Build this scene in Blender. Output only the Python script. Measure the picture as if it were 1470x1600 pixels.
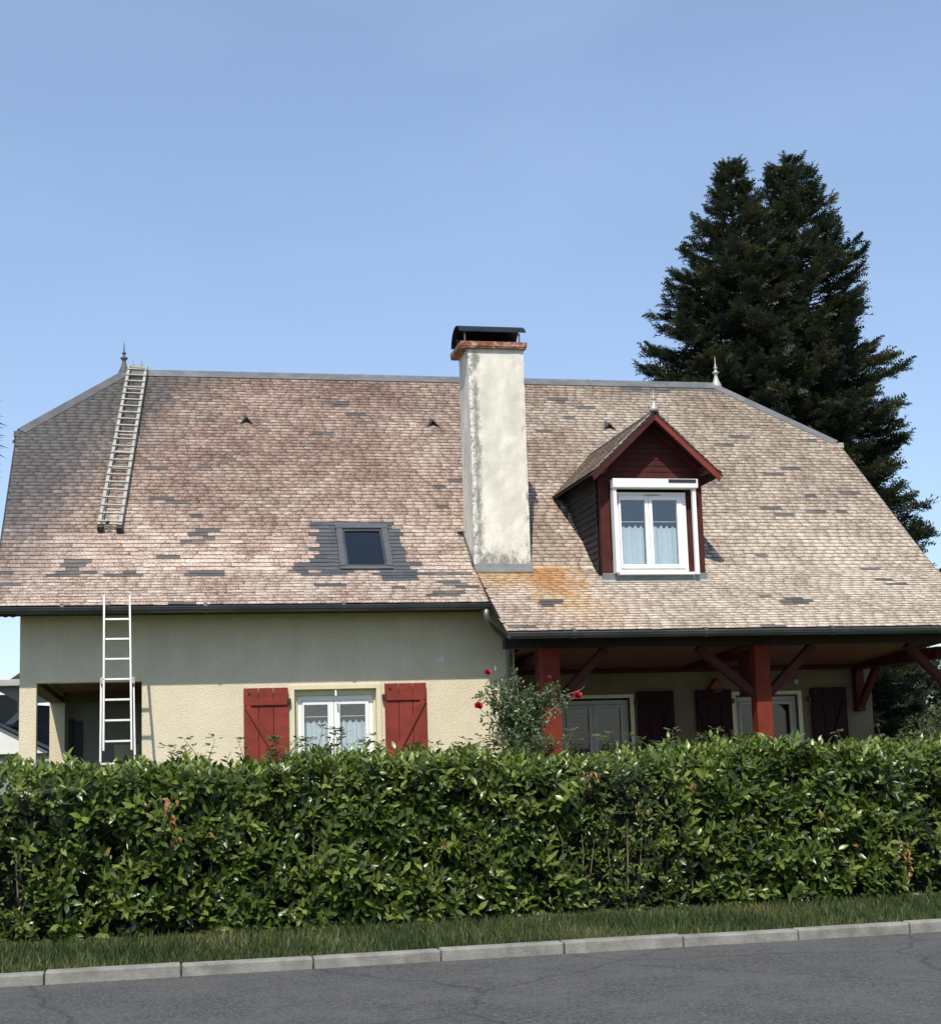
import bpy, math, random
import numpy as np
from mathutils import Vector, Matrix

random.seed(7)
rng = np.random.default_rng(11)
R = math.radians
S = bpy.context.scene
for o in list(bpy.data.objects):
    bpy.data.objects.remove(o)
COL = S.collection

# ------------------------------------------------------------------ camera
CAM = Vector((1.74, -22.2, 1.6))
yaw, pitch, roll = R(12.2), R(8.06), R(1.75)
fw = Vector((math.sin(yaw) * math.cos(pitch), math.cos(yaw) * math.cos(pitch), math.sin(pitch)))
rt = Vector((math.cos(yaw), -math.sin(yaw), 0))
up = rt.cross(fw)
rt2 = rt * math.cos(roll) - up * math.sin(roll)
up2 = up * math.cos(roll) + rt * math.sin(roll)
cd = bpy.data.cameras.new('camera')
cam = bpy.data.objects.new('camera', cd)
COL.objects.link(cam)
cam.matrix_world = Matrix(((rt2.x, up2.x, -fw.x, CAM.x), (rt2.y, up2.y, -fw.y, CAM.y), (rt2.z, up2.z, -fw.z, CAM.z), (0, 0, 0, 1)))
cd.sensor_fit = 'VERTICAL'
cd.sensor_height = 36
cd.sensor_width = 36
cd.lens = 2366 / 1600 * 36
cd.shift_y = 45 / 1600
cd.clip_end = 3000
S.camera = cam

# ------------------------------------------------------------------ light
SUN = Vector((-0.22, -0.68, 0.97)).normalized()          # towards the sun
elev = math.asin(SUN.z)
w = bpy.data.worlds.new('World')
S.world = w
w.use_nodes = True
nt = w.node_tree
nt.nodes.clear()
wo = nt.nodes.new('ShaderNodeOutputWorld')
bg = nt.nodes.new('ShaderNodeBackground')
bg.inputs['Strength'].default_value = 0.145
sky = nt.nodes.new('ShaderNodeTexSky')
sky.sky_type = 'NISHITA'
sky.sun_disc = False
sky.sun_elevation = elev
sky.sun_rotation = math.atan2(SUN.x, SUN.y)
sky.altitude = 300
sky.air_density = 1.0
sky.dust_density = 0.7
sky.ozone_density = 1.6
# thin cirrus veils
tc = nt.nodes.new('ShaderNodeTexCoord')
mp = nt.nodes.new('ShaderNodeMapping')
mp.inputs['Scale'].default_value = (1.0, 1.0, 3.2)
mp.inputs['Rotation'].default_value = (0, R(-8), 0)
ns = nt.nodes.new('ShaderNodeTexNoise')
ns.inputs['Scale'].default_value = 3.4
ns.inputs['Detail'].default_value = 5
ns.inputs['Roughness'].default_value = 0.5
ns.inputs['Distortion'].default_value = 0.5
rp = nt.nodes.new('ShaderNodeValToRGB')
rp.color_ramp.elements[0].position = 0.40
rp.color_ramp.elements[0].color = (0.30, 0.30, 0.30, 1)
rp.color_ramp.elements[1].position = 0.74
rp.color_ramp.elements[1].color = (0.46, 0.46, 0.46, 1)
mx = nt.nodes.new('ShaderNodeMix')
mx.data_type = 'RGBA'
mx.inputs[7].default_value = (2.75, 3.75, 5.65, 1)
L_ = nt.links.new
L_(tc.outputs['Generated'], mp.inputs[0]); L_(mp.outputs[0], ns.inputs[0]); L_(ns.outputs[0], rp.inputs[0])
L_(rp.outputs[0], mx.inputs[0]); L_(sky.outputs[0], mx.inputs[6]); L_(mx.outputs[2], bg.inputs[0]); L_(bg.outputs[0], wo.inputs[0])
sl = bpy.data.lights.new('sun', 'SUN')
sl.energy = 4.2
sl.angle = R(0.55)
sl.color = (1.0, 0.94, 0.82)
so = bpy.data.objects.new('sun', sl)
COL.objects.link(so)
so.rotation_euler = SUN.to_track_quat('Z', 'Y').to_euler()
so.location = (0, -10, 30)
S.view_settings.view_transform = 'Standard'
S.view_settings.look = 'None'
S.view_settings.gamma = 1
S.view_settings.use_curve_mapping = False
S.view_settings.exposure = 0.25

# ------------------------------------------------------------------ materials
class NT:
    def __init__(s, name):
        s.m = bpy.data.materials.new(name)
        s.m.use_nodes = True
        s.t = s.m.node_tree
        s.t.nodes.clear()
        s.out = s.t.nodes.new('ShaderNodeOutputMaterial')
        s.b = s.t.nodes.new('ShaderNodeBsdfPrincipled')
        s.link(s.b.outputs[0], s.out.inputs[0])
        s.geo = s.t.nodes.new('ShaderNodeNewGeometry')
        s.P = s.geo.outputs['Position']
    def link(s, a, b): s.t.links.new(a, b)
    def put(s, v, inp):
        if isinstance(v, (int, float)): inp.default_value = v
        elif isinstance(v, tuple): inp.default_value = (v + (1,))[:4] if len(inp.default_value) == 4 else v[:3]
        else: s.link(v, inp)
    def math(s, op, a, b=0.0, c=0.0, clamp=False):
        n = s.t.nodes.new('ShaderNodeMath'); n.operation = op; n.use_clamp = clamp
        s.put(a, n.inputs[0]); s.put(b, n.inputs[1]); s.put(c, n.inputs[2])
        return n.outputs[0]
    def noise(s, scale, detail=3, rough=.5, vec=None, st=None, dist=0):
        n = s.t.nodes.new('ShaderNodeTexNoise')
        n.inputs['Scale'].default_value = scale; n.inputs['Detail'].default_value = detail
        n.inputs['Roughness'].default_value = rough; n.inputs['Distortion'].default_value = dist
        v = vec or s.P
        if st:
            m = s.t.nodes.new('ShaderNodeMapping'); m.inputs['Scale'].default_value = st
            s.link(v, m.inputs[0]); v = m.outputs[0]
        s.link(v, n.inputs[0])
        return n.outputs[0]
    def ramp(s, fac, stops, interp='LINEAR'):
        n = s.t.nodes.new('ShaderNodeValToRGB'); n.color_ramp.interpolation = interp
        e = n.color_ramp.elements
        while len(e) < len(stops): e.new(.5)
        for i, (p, c) in enumerate(stops):
            e[i].position = p
            e[i].color = (c, c, c, 1) if isinstance(c, (int, float)) else c + (1,)
        s.put(fac, n.inputs[0])
        return n.outputs[0]
    def mix(s, f, a, b, mode='MIX'):
        n = s.t.nodes.new('ShaderNodeMix'); n.data_type = 'RGBA'; n.blend_type = mode
        s.put(f, n.inputs[0]); s.put(a, n.inputs[6]); s.put(b, n.inputs[7])
        return n.outputs[2]
    def sep(s, v):
        n = s.t.nodes.new('ShaderNodeSeparateXYZ'); s.link(v, n.inputs[0]); return n.outputs
    def smooth(s, v, lo, hi, a=0.0, b=1.0):
        n = s.t.nodes.new('ShaderNodeMapRange'); n.interpolation_type = 'SMOOTHSTEP'
        s.put(v, n.inputs[0]); s.put(lo, n.inputs[1]); s.put(hi, n.inputs[2]); s.put(a, n.inputs[3]); s.put(b, n.inputs[4])
        return n.outputs[0]
    def bump(s, h, strength=.3, dist=.01):
        n = s.t.nodes.new('ShaderNodeBump'); n.inputs['Strength'].default_value = strength
        n.inputs['Distance'].default_value = dist
        s.put(h, n.inputs['Height']); s.link(n.outputs[0], s.b.inputs['Normal'])
    def base(s, c, rough=.6, metal=0, spec=.5):
        s.put(c, s.b.inputs['Base Color']); s.put(rough, s.b.inputs['Roughness']); s.put(metal, s.b.inputs['Metallic'])
        s.b.inputs['Specular IOR Level'].default_value = spec
    def attr(s, name):
        n = s.t.nodes.new('ShaderNodeAttribute'); n.attribute_name = name; return n.outputs['Color']
    def objcol(s):
        n = s.t.nodes.new('ShaderNodeObjectInfo'); return n.outputs['Color']

M = {}
def simple(name, col, rough=.6, metal=0, var=.15, scale=8, bump=.0, bscale=60, spec=.5, dirt=None):
    k = NT(name)
    f = k.noise(scale, 4, .6)
    d = tuple(c * (1 - var) for c in col); l = tuple(min(1, c * (1 + var)) for c in col)
    c = k.ramp(f, [(.3, d), (.7, l)])
    if dirt:
        c = k.mix(k.ramp(k.noise(dirt[1], 5, .65), [(.5, 0.), (.72, dirt[2])]), c, dirt[0])
    k.base(c, rough, metal, spec)
    if bump: k.bump(k.noise(bscale, 3, .6), bump, .01)
    M[name] = k.m
    return k

# roughcast render, cream
k = NT('cream_render')
f1 = k.noise(2.2, 5, .6)
c = k.ramp(f1, [(.3, (.745, .645, .465)), (.7, (.83, .73, .54))])
sp = k.noise(38, 3, .7)
c = k.mix(k.ramp(sp, [(.32, .5), (.52, 0.)]), c, (.48, .425, .28))
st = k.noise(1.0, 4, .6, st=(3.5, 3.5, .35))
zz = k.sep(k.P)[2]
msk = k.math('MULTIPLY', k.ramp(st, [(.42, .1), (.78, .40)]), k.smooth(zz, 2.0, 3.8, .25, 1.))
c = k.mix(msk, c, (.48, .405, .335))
k.base(c, .95, 0, .2)
k.bump(k.noise(52, 3, .75), .9, .018)
M['cream_render'] = k.m
k = NT('shaded_render')  # cream render darkened to carry the porch and carport shade
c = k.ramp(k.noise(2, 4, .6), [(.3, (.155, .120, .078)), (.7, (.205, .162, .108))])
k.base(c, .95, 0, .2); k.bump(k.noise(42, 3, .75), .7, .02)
M['shaded_render'] = k.m
simple('smooth_trim', (.66, .60, .41), .8, var=.06, scale=5, bump=.2, bscale=90)

# chimney render with grime
k = NT('chimney_render')
X, Y, Z = k.sep(k.P)
c = k.ramp(k.noise(3, 5, .6), [(.3, (.68, .635, .545)), (.7, (.82, .775, .68))])
c = k.mix(k.ramp(k.noise(.9, 5, .6, st=(3, 3, 1.1)), [(.40, 0.), (.7, .75)]), c, (.47, .45, .39))
edge = k.math('MULTIPLY', k.smooth(X, 6.93, 6.72), k.smooth(Y, .36, .30, .35, 1.))
low = k.smooth(Z, 5.1, 4.5)
redge = k.smooth(X, 7.38, 7.56)
n1 = k.noise(7, 7, .78, st=(1.2, 1.2, .75))
dk = k.math('MAXIMUM', k.math('MULTIPLY', edge, .9), k.math('MAXIMUM', k.math('MULTIPLY', low, .75), k.math('MULTIPLY', redge, .55)))
msk = k.smooth(k.math('ADD', k.math('MULTIPLY', dk, .34), n1), .62, .86, 0., .85)
c = k.mix(msk, c, (.17, .165, .15))
# paler crumbled strip down the left arris
ar = k.math('MULTIPLY', k.smooth(X, 6.76, 6.68), k.smooth(Y, .36, .30))
c = k.mix(k.math('MULTIPLY', ar, k.ramp(k.noise(14, 4, .7), [(.4, 0.), (.55, .8)])), c, (.83, .80, .70))
k.base(c, .95, 0, .2)
k.bump(k.math('ADD', k.noise(38, 4, .7), k.math('MULTIPLY', n1, .5)), .5, .010)
M['chimney_render'] = k.m

def slate_mat(name, tint_kind, dark=False):
    k = NT(name)
    t = k.attr('tint') if tint_kind == 'attr' else k.objcol()
    tr = k.sep(t)
    X, Y, Z = k.sep(k.P)
    fine = k.noise(26, 4, .7, st=(1.0, 1.5, 1.5))
    speck = k.noise(75, 2, .6)
    big = k.noise(.55, 4, .55)
    mid = k.noise(2.3, 4, .6)
    if not dark:
        def dev(x, a): return k.math('MULTIPLY', k.math('SUBTRACT', x, .5), a)
        v = k.math('ADD', .515, dev(tr[0], .20))
        strk = k.noise(34, 3, .65, st=(1.6, .7, .7))
        for x_, a_ in ((fine, .75), (speck, 1.35), (strk, .95), (big, .40), (mid, .50)): v = k.math('ADD', v, dev(x_, a_))
        v = k.math('ADD', v, k.smooth(Z, 6.6, 4.2, -.04, .09))
        v = k.math('ADD', v, k.smooth(Z, 7.6, 8.6, 0., -.07))
        v = k.math('ADD', v, k.smooth(X, 4.0, 12.0, -.03, .07))
        pink = k.ramp(v, [(.18, (.095, .058, .047)), (.36, (.210, .128, .102)), (.52, (.345, .243, .196)), (.68, (.49, .395, .332)), (.88, (.72, .62, .54))])
        tan = k.ramp(v, [(.18, (.10, .076, .057)), (.36, (.205, .158, .120)), (.52, (.325, .262, .203)), (.68, (.475, .395, .312)), (.88, (.68, .60, .50))])
        c = k.mix(k.math('ADD', k.smooth(X, 4.5, 11, .0, .85), k.math('ADD', dev(tr[1], .2), dev(k.noise(1.1, 3, .5, st=(1.2, 1.2, 1.2)), 1.6)), clamp=True), pink, tan)
        # red-brown tinge here and there
        c = k.mix(k.math('MULTIPLY', k.ramp(tr[1], [(.85, 0.), (.99, .16)]), 1.), c, (.30, .15, .11))
        # soot-grey stain in the upper left corner
        dist = k.math('ADD', k.math('SUBTRACT', Z, k.math('MULTIPLY', X, 1.35)), k.math('MULTIPLY', k.math('SUBTRACT', k.noise(2.6, 5, .65, st=(2.2, .4, .4)), .5), 3.2))
        dist = k.math('ADD', dist, k.math('ADD', dev(tr[2], .5), dev(fine, 1.6)))
        m = k.smooth(dist, 3.6, 6.2, 0., 1.0)
        c = k.mix(m, c, k.ramp(k.math('ADD', k.math('MULTIPLY', tr[0], .3), fine), [(.3, (.05, .048, .05)), (1.0, (.165, .155, .155))]))
        m = k.math('MULTIPLY', k.smooth(X, 2.3, 1.0), k.smooth(Z, 7.0, 8.5, 0., .55))
        c = k.mix(m, c, (.10, .095, .095))
        # rust run below the right corner of the chimney
        rn = k.math('SUBTRACT', k.noise(3.2, 6, .7, st=(1.8, .3, .3)), .5)
        u = k.math('ADD', X, k.math('MULTIPLY', rn, 1.5))
        down = k.math('SUBTRACT', .3, Y)
        band = k.math('MULTIPLY', k.math('MULTIPLY', k.smooth(u, 6.5, 6.95), k.smooth(u, 8.6, 7.9)), k.math('MULTIPLY', k.smooth(Y, .37, .30), k.smooth(k.math('ADD', Y, k.math('MULTIPLY', rn, .9)), -.75, .25)))
        cen = k.math('ADD', k.math('MULTIPLY', down, .20), 7.66)
        d1 = k.math('ABSOLUTE', k.math('SUBTRACT', u, cen))
        core = k.math('MULTIPLY', k.smooth(d1, .52, .04), k.math('MULTIPLY', k.smooth(Y, .36, .26), k.smooth(Y, -.95, -.05)))
        trail = k.math('MULTIPLY', k.smooth(d1, .75, .12), k.math('MULTIPLY', k.smooth(Y, .36, .1), k.smooth(Y, -1.75, -.5, .15, 1.)))
        gr = k.smooth(k.math('ADD', fine, k.math('ADD', dev(speck, .9), dev(tr[0], .15))), .30, .74, 1., .42)
        c = k.mix(k.math('MULTIPLY', k.math('MAXIMUM', k.math('MULTIPLY', band, 1.0), k.math('MULTIPLY', trail, .8)), gr), c, (.47, .27, .075))
        c = k.mix(k.math('MULTIPLY', core, gr), c, (.40, .15, .035))
        # darker brown wash between the chimney and the dormer
        m = k.math('MULTIPLY', k.smooth(k.math('ABSOLUTE', k.math('SUBTRACT', u, 7.85)), .7, .1), k.math('MULTIPLY', k.smooth(Z, 4.4, 4.75), k.smooth(Z, 5.9, 4.9)))
        c = k.mix(k.math('MULTIPLY', m, .42), c, (.17, .125, .08))
        rough = .85
    else:
        c = k.ramp(k.math('ADD', k.math('MULTIPLY', tr[0], .7), k.math('MULTIPLY', fine, .3)), [(.15, (.075, .070, .068)), (.55, (.105, .097, .092)), (.95, (.19, .165, .145))])
        nb = k.math('MULTIPLY', k.math('MULTIPLY', k.smooth(X, 3.9, 4.0), k.smooth(X, 5.95, 5.85)), k.smooth(Z, 5.6, 5.5))
        c = k.mix(k.math('MULTIPLY', nb, .85), c, k.ramp(tr[0], [(.1, (.060, .064, .074)), (.9, (.085, .090, .102))]))
        rough = .6
    k.base(c, rough, 0, .3)
    k.bump(k.math('ADD', fine, k.math('MULTIPLY', speck, .6)), .5, .006)
    M[name] = k.m
slate_mat('weathered_slate', 'attr'); slate_mat('weathered_slate_piece', 'obj'); slate_mat('grey_slate_piece', 'obj', True); slate_mat('grey_slate', 'attr', True)

simple('slate_edge', (.105, .078, .064), .9, var=.3)  # grimy edges, darkened to draw the shadow line under each course
simple('roof_underlay', (.05, .045, .04), .9)
simple('zinc', (.24, .24, .235), .5, .55, var=.22, scale=3, bump=.1, bscale=20)
simple('old_lead', (.13, .132, .138), .65, .2, var=.22, scale=2.5, bump=.25, bscale=14, dirt=((.25, .24, .22), 4, .5))
simple('hip_lead', (.095, .095, .10), .7, .1, var=.25, scale=2.5, bump=.25, bscale=14)
simple('pale_zinc', (.42, .41, .38), .6, .3, var=.2, scale=9)
simple('gutter_metal', (.075, .078, .080), .33, .45, var=.3, scale=2, dirt=((.14, .145, .14), 1.6, .6))
simple('pipe_metal', (.20, .20, .195), .45, .5, var=.2)
simple('red_paint', (.205, .034, .023), .7, spec=.25, var=.2, scale=4, bump=.25, bscale=35, dirt=((.13, .024, .02), 7, .6))
simple('orange_red_paint', (.155, .024, .014), .75, spec=.2, var=.2, scale=4, bump=.3, bscale=30, dirt=((.20, .035, .022), 7, .7))
simple('brown_red_timber', (.066, .016, .013), .75, spec=.2, var=.25, scale=6, bump=.35, bscale=35, dirt=((.06, .02, .016), 5, .8))
simple('ceiling_timber', (.14, .045, .03), .7, var=.25, scale=5)
simple('dark_timber', (.03, .013, .011), .7, var=.3)
simple('shaded_shutter_paint', (.024, .006, .008), .6, var=.2, scale=5, bump=.2, bscale=35, spec=.12)  # shutter paint darkened to hold the porch shade in its colour
simple('white_plastic', (.80, .80, .78), .35, var=.03)
simple('dull_white', (.40, .39, .36), .6, var=.1, scale=5)  # duller than the white plastic, for porch frames and small fittings
simple('dark_plastic', (.02, .02, .022), .5)
simple('black_metal', (.012, .014, .018), .45, .4, var=.3)
simple('rusty_iron', (.21, .075, .04), .85, .1, var=.4, scale=12, bump=.5, bscale=50, dirt=((.62, .46, .38), 9, .9))
simple('aluminium', (.42, .42, .41), .5, .5, var=.08)
simple('old_aluminium', (.40, .385, .34), .6, .35, var=.18, scale=7)
simple('skylight_frame', (.105, .11, .11), .45, .3, var=.15)
simple('copper', (.16, .05, .03), .6, .3, var=.2)
simple('curtain_cloth', (.66, .72, .74), .9, var=.06, scale=14)
simple('dark_room', (.02, .02, .024), .9)
simple('siding', (.060, .013, .012), .75, spec=.2, var=.3, scale=7, bump=.3, bscale=40)
simple('cheek_slate', (.013, .013, .016), .7, var=.35, scale=9, bump=.3)
simple('white_wall', (.74, .73, .71), .9, var=.06, scale=3, bump=.3, bscale=40)
simple('grey_wall', (.27, .27, .26), .9, var=.1, scale=3, bump=.3, bscale=40)
simple('navy_slate', (.035, .04, .055), .6, var=.3, scale=6)
simple('rose_petal', (.33, .008, .028), .5, var=.35, scale=30)
simple('bark', (.10, .075, .055), .95, var=.4, scale=7, bump=.8, bscale=22)
simple('grey_bark', (.17, .16, .14), .95, var=.3, scale=9, bump=.8, bscale=30)
simple('hedge_core_shade', (.008, .010, .005), 1.0, var=.5, scale=9, bump=1., bscale=20)
simple('twig', (.14, .11, .06), .85, var=.3)
simple('dark_twig', (.05, .04, .022), .9, var=.3)
simple('dead_leaf', (.25, .12, .055), .7, var=.5, scale=28)
simple('concrete', (.23, .22, .195), .9, var=.3, scale=5, bump=.5, bscale=60, dirt=((.09, .085, .06), 3, .7))

def glass(name, refl, tint=(.9, .93, .95)):
    k = NT(name)
    tr = k.t.nodes.new('ShaderNodeBsdfTransparent'); tr.inputs[0].default_value = tint + (1,)
    gl = k.t.nodes.new('ShaderNodeBsdfGlossy'); gl.inputs['Roughness'].default_value = .03
    vm = k.t.nodes.new('ShaderNodeVectorMath'); vm.operation = 'DOT_PRODUCT'
    k.link(k.geo.outputs['Normal'], vm.inputs[0]); k.link(k.geo.outputs['Incoming'], vm.inputs[1])
    fr = k.math('POWER', k.math('SUBTRACT', 1.0, k.math('ABSOLUTE', vm.outputs['Value'])), 5.0)
    mxs = k.t.nodes.new('ShaderNodeMixShader')
    k.link(k.math('ADD', fr, refl, clamp=True), mxs.inputs[0])
    k.link(tr.outputs[0], mxs.inputs[1]); k.link(gl.outputs[0], mxs.inputs[2]); k.link(mxs.outputs[0], k.out.inputs[0])
    M[name] = k.m
glass('window_glass', .10); glass('skylight_glass', .11, (.35, .38, .4)); glass('porch_glass', .05, (.6, .6, .6))

def leafmat(name, stops, rough=.35, trans=.22, src='attr', spec=.5):
    k = NT(name)
    t = k.sep(k.attr('tint') if src == 'attr' else k.objcol())
    c = k.ramp(t[0], stops)
    c = k.mix(k.math('MULTIPLY', k.noise(40, 2, .5), .35), c, tuple(x * .45 for x in stops[0][1]))
    k.base(c, rough, 0, spec)
    tl = k.t.nodes.new('ShaderNodeBsdfTranslucent')
    k.link(k.mix(1.0, c, (1.2, 1.4, .5), 'MULTIPLY'), tl.inputs[0])
    ms = k.t.nodes.new('ShaderNodeMixShader'); ms.inputs[0].default_value = trans
    k.link(k.b.outputs[0], ms.inputs[1]); k.link(tl.outputs[0], ms.inputs[2]); k.link(ms.outputs[0], k.out.inputs[0])
    M[name] = k.m
LAU = [(.0, (.030, .052, .012)), (.4, (.070, .112, .020)), (.75, (.165, .22, .04)), (.97, (.25, .30, .065)), (1.0, (.30, .18, .06))]
leafmat('laurel_leaf', LAU, .32, .26); leafmat('laurel_leaf_piece', LAU, .36, .24, 'obj')
leafmat('bramble_leaf', [(.0, (.04, .065, .02)), (.6, (.095, .14, .04)), (1., (.16, .15, .06))], .45, .3)
leafmat('grass_blade', [(.0, (.03, .05, .012)), (.5, (.07, .10, .025)), (.85, (.13, .14, .045)), (1., (.26, .22, .10))], .6, .3)
leafmat('rose_leaf', [(.0, (.045, .078, .028)), (.6, (.11, .16, .062)), (1., (.20, .25, .11))], .42, .25)
leafmat('fir_needles', [(.0, (.024, .040, .034)), (.45, (.052, .066, .050)), (.8, (.10, .10, .062)), (1., (.15, .12, .075))], .5, .15, spec=.3)
leafmat('shrub_leaf', [(.0, (.028, .042, .016)), (.6, (.07, .09, .035)), (1., (.14, .14, .06))], .6, .2)
leafmat('hill_leaf', [(.0, (.020, .045, .022)), (.6, (.045, .085, .04)), (1., (.09, .13, .06))], .7, .1)
leafmat('palm_leaf', [(.0, (.012, .018, .014)), (1., (.03, .04, .025))], .5, .1)

k = NT('grass_ground')
c = k.ramp(k.noise(6, 6, .7), [(.3, (.045, .065, .02)), (.55, (.09, .115, .035)), (.75, (.17, .15, .07))])
k.base(c, .95, 0, .2); k.bump(k.noise(50, 4, .7), .8, .03)
M['grass_ground'] = k.m
k = NT('asphalt')
c = k.ramp(k.noise(48, 4, .85), [(.36, (.022, .022, .023)), (.5, (.062, .061, .059)), (.66, (.15, .147, .14))])
c = k.mix(k.ramp(k.noise(1.2, 5, .7), [(.4, 0.), (.7, .6)]), c, (.11, .106, .096))
vo = k.t.nodes.new('ShaderNodeTexVoronoi'); vo.feature = 'DISTANCE_TO_EDGE'; vo.inputs['Scale'].default_value = .55
wm = k.t.nodes.new('ShaderNodeMix'); wm.data_type = 'VECTOR'; wm.inputs[0].default_value = .25
nz = k.t.nodes.new('ShaderNodeTexNoise'); nz.inputs['Scale'].default_value = 3; nz.inputs['Detail'].default_value = 5
k.link(k.P, nz.inputs[0]); k.link(k.P, wm.inputs[4]); k.link(nz.outputs['Color'], wm.inputs[5]); k.link(wm.outputs[1], vo.inputs['Vector'])
c = k.mix(k.smooth(vo.outputs['Distance'], .012, .003, 0., .5), c, (.03, .03, .03))
k.base(c, .9, 0, .3); k.bump(k.noise(150, 2, .6), .5, .006)
M['asphalt'] = k.m

# ------------------------------------------------------------------ object helpers
def setp(o, label=None, cat=None, group=None, kind=None):
    if label: o['label'] = label
    if cat: o['category'] = cat
    if group: o['group'] = group
    if kind: o['kind'] = kind
    return o
def thing(name, label, cat, loc=(0, 0, 0), group=None, parent=None):
    o = bpy.data.objects.new(name, None); COL.objects.link(o)
    o.empty_display_size = .2
    o.location = loc
    if parent: o.parent = parent
    return setp(o, label, cat, group)
def wloc(o):
    v = Vector((0, 0, 0))
    while o:
        v += o.location; o = o.parent
    return v
def mesh_obj(name, me, mat, parent=None, loc=None, rot=None):
    o = bpy.data.objects.new(name, me); COL.objects.link(o)
    if mat is not None and not me.materials: me.materials.append(M[mat] if isinstance(mat, str) else mat)
    if parent: o.parent = parent
    base = wloc(parent) if parent else Vector((0, 0, 0))
    if loc is not None: o.location = Vector(loc) - base
    if rot is not None: o.rotation_euler = rot
    return o
class MB:
    """collects world-space faces; build() links them as ONE mesh object"""
    def __init__(s): s.v = []; s.f = []
    def add(s, vs, fs):
        n = len(s.v); s.v += [tuple(v) for v in vs]; s.f += [tuple(i + n for i in f) for f in fs]; return s
    def box(s, x0, x1, y0, y1, z0, z1):
        return s.add([(x0, y0, z0), (x1, y0, z0), (x1, y1, z0), (x0, y1, z0), (x0, y0, z1), (x1, y0, z1), (x1, y1, z1), (x0, y1, z1)],
                     [(0, 3, 2, 1), (4, 5, 6, 7), (0, 1, 5, 4), (1, 2, 6, 5), (2, 3, 7, 6), (3, 0, 4, 7)])
    def prism(s, poly, d):
        """poly: list of 3d points (planar), extruded by vector d"""
        n = len(poly); d = Vector(d)
        vs = [Vector(p) for p in poly] + [Vector(p) + d for p in poly]
        fs = [tuple(range(n)), tuple(range(2 * n - 1, n - 1, -1))] + [((i + 1) % n, i, i + n, (i + 1) % n + n) for i in range(n)]
        return s.add(vs, fs)
    def bar(s, a, b, w, h, upv=(0, 0, 1)):
        a = Vector(a); b = Vector(b); d = (b - a).normalized(); x = d.cross(Vector(upv))
        if x.length < 1e-4: x = d.cross(Vector((1, 0, 0)))
        x.normalize(); y = x.cross(d)
        q = [x * (-w / 2) + y * (-h / 2), x * (w / 2) + y * (-h / 2), x * (w / 2) + y * (h / 2), x * (-w / 2) + y * (h / 2)]
        return s.prism([a + p for p in q], b - a)
    def tube(s, pts, r, n=10, cap=True):
        pts = [Vector(p) for p in pts]; rs = r if isinstance(r, (list, tuple)) else [r] * len(pts)
        vs = []; fs = []; prev = None
        for i, p in enumerate(pts):
            d = (pts[min(i + 1, len(pts) - 1)] - pts[max(i - 1, 0)]).normalized()
            if prev is None:
                x = d.cross(Vector((0, 0, 1)))
                if x.length < .05: x = d.cross(Vector((1, 0, 0)))
            else: x = prev - d * prev.dot(d)
            x.normalize(); prev = x; y = d.cross(x)
            vs += [p + (x * math.cos(2 * math.pi * j / n) + y * math.sin(2 * math.pi * j / n)) * rs[i] for j in range(n)]
        for i in range(len(pts) - 1):
            fs += [(i * n + j, i * n + (j + 1) % n, (i + 1) * n + (j + 1) % n, (i + 1) * n + j) for j in range(n)]
        if cap: fs += [tuple(range(n - 1, -1, -1)), tuple((len(pts) - 1) * n + j for j in range(n))]
        return s.add(vs, fs)
    def lathe(s, c, prof, n=14):
        vs = []; fs = []
        for r, z in prof: vs += [(c[0] + r * math.cos(2 * math.pi * j / n), c[1] + r * math.sin(2 * math.pi * j / n), c[2] + z) for j in range(n)]
        for i in range(len(prof) - 1):
            fs += [(i * n + j, i * n + (j + 1) % n, (i + 1) * n + (j + 1) % n, (i + 1) * n + j) for j in range(n)]
        fs += [tuple(range(n - 1, -1, -1)), tuple((len(prof) - 1) * n + j for j in range(n))]
        return s.add(vs, fs)
    def build(s, name, mat, parent=None, bevel=0, smooth=False, loc=None):
        base = Vector(loc) if loc is not None else (wloc(parent) if parent else Vector((0, 0, 0)))
        me = bpy.data.meshes.new(name)
        me.from_pydata([tuple(Vector(v) - base) for v in s.v], [], s.f)
        me.validate()
        if smooth:
            for p in me.polygons: p.use_smooth = True
        o = mesh_obj(name, me, mat, parent, loc=base)
        if bevel:
            b = o.modifiers.new('bevel', 'BEVEL'); b.width = bevel; b.segments = 2; b.limit_method = 'ANGLE'; b.angle_limit = R(40)
            b.harden_normals = False
        return o
def np_mesh(name, V, F, mat, parent=None, tint=None, smooth=False, kind=None):
    """V (n,3) world, F (m,k), tint (m,3) per face"""
    base = np.array(wloc(parent)) if parent else np.zeros(3)
    V = V - base
    me = bpy.data.meshes.new(name)
    m, kk = F.shape
    me.vertices.add(len(V)); me.vertices.foreach_set('co', V.astype(np.float32).ravel())
    me.loops.add(m * kk); me.loops.foreach_set('vertex_index', F.astype(np.int32).ravel())
    me.polygons.add(m); me.polygons.foreach_set('loop_start', np.arange(0, m * kk, kk, dtype=np.int32))
    me.polygons.foreach_set('loop_total', np.full(m, kk, dtype=np.int32))
    if smooth: me.polygons.foreach_set('use_smooth', np.ones(m, dtype=bool))
    me.update(calc_edges=True)
    if tint is not None:
        a = me.attributes.new('tint', 'FLOAT_COLOR', 'FACE')
        a.data.foreach_set('color', np.concatenate([tint, np.ones((m, 1))], 1).astype(np.float32).ravel())
    o = mesh_obj(name, me, mat, parent, loc=base)
    if kind: o['kind'] = kind
    return o
def basis(d, nrm):
    """rows arrays -> (N,3,3) columns [side, dir, normal]"""
    d = d / np.linalg.norm(d, axis=1, keepdims=True)
    s = np.cross(d, nrm); s /= np.linalg.norm(s, axis=1, keepdims=True) + 1e-9
    n = np.cross(s, d)
    return np.stack([s, d, n], 2)
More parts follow.
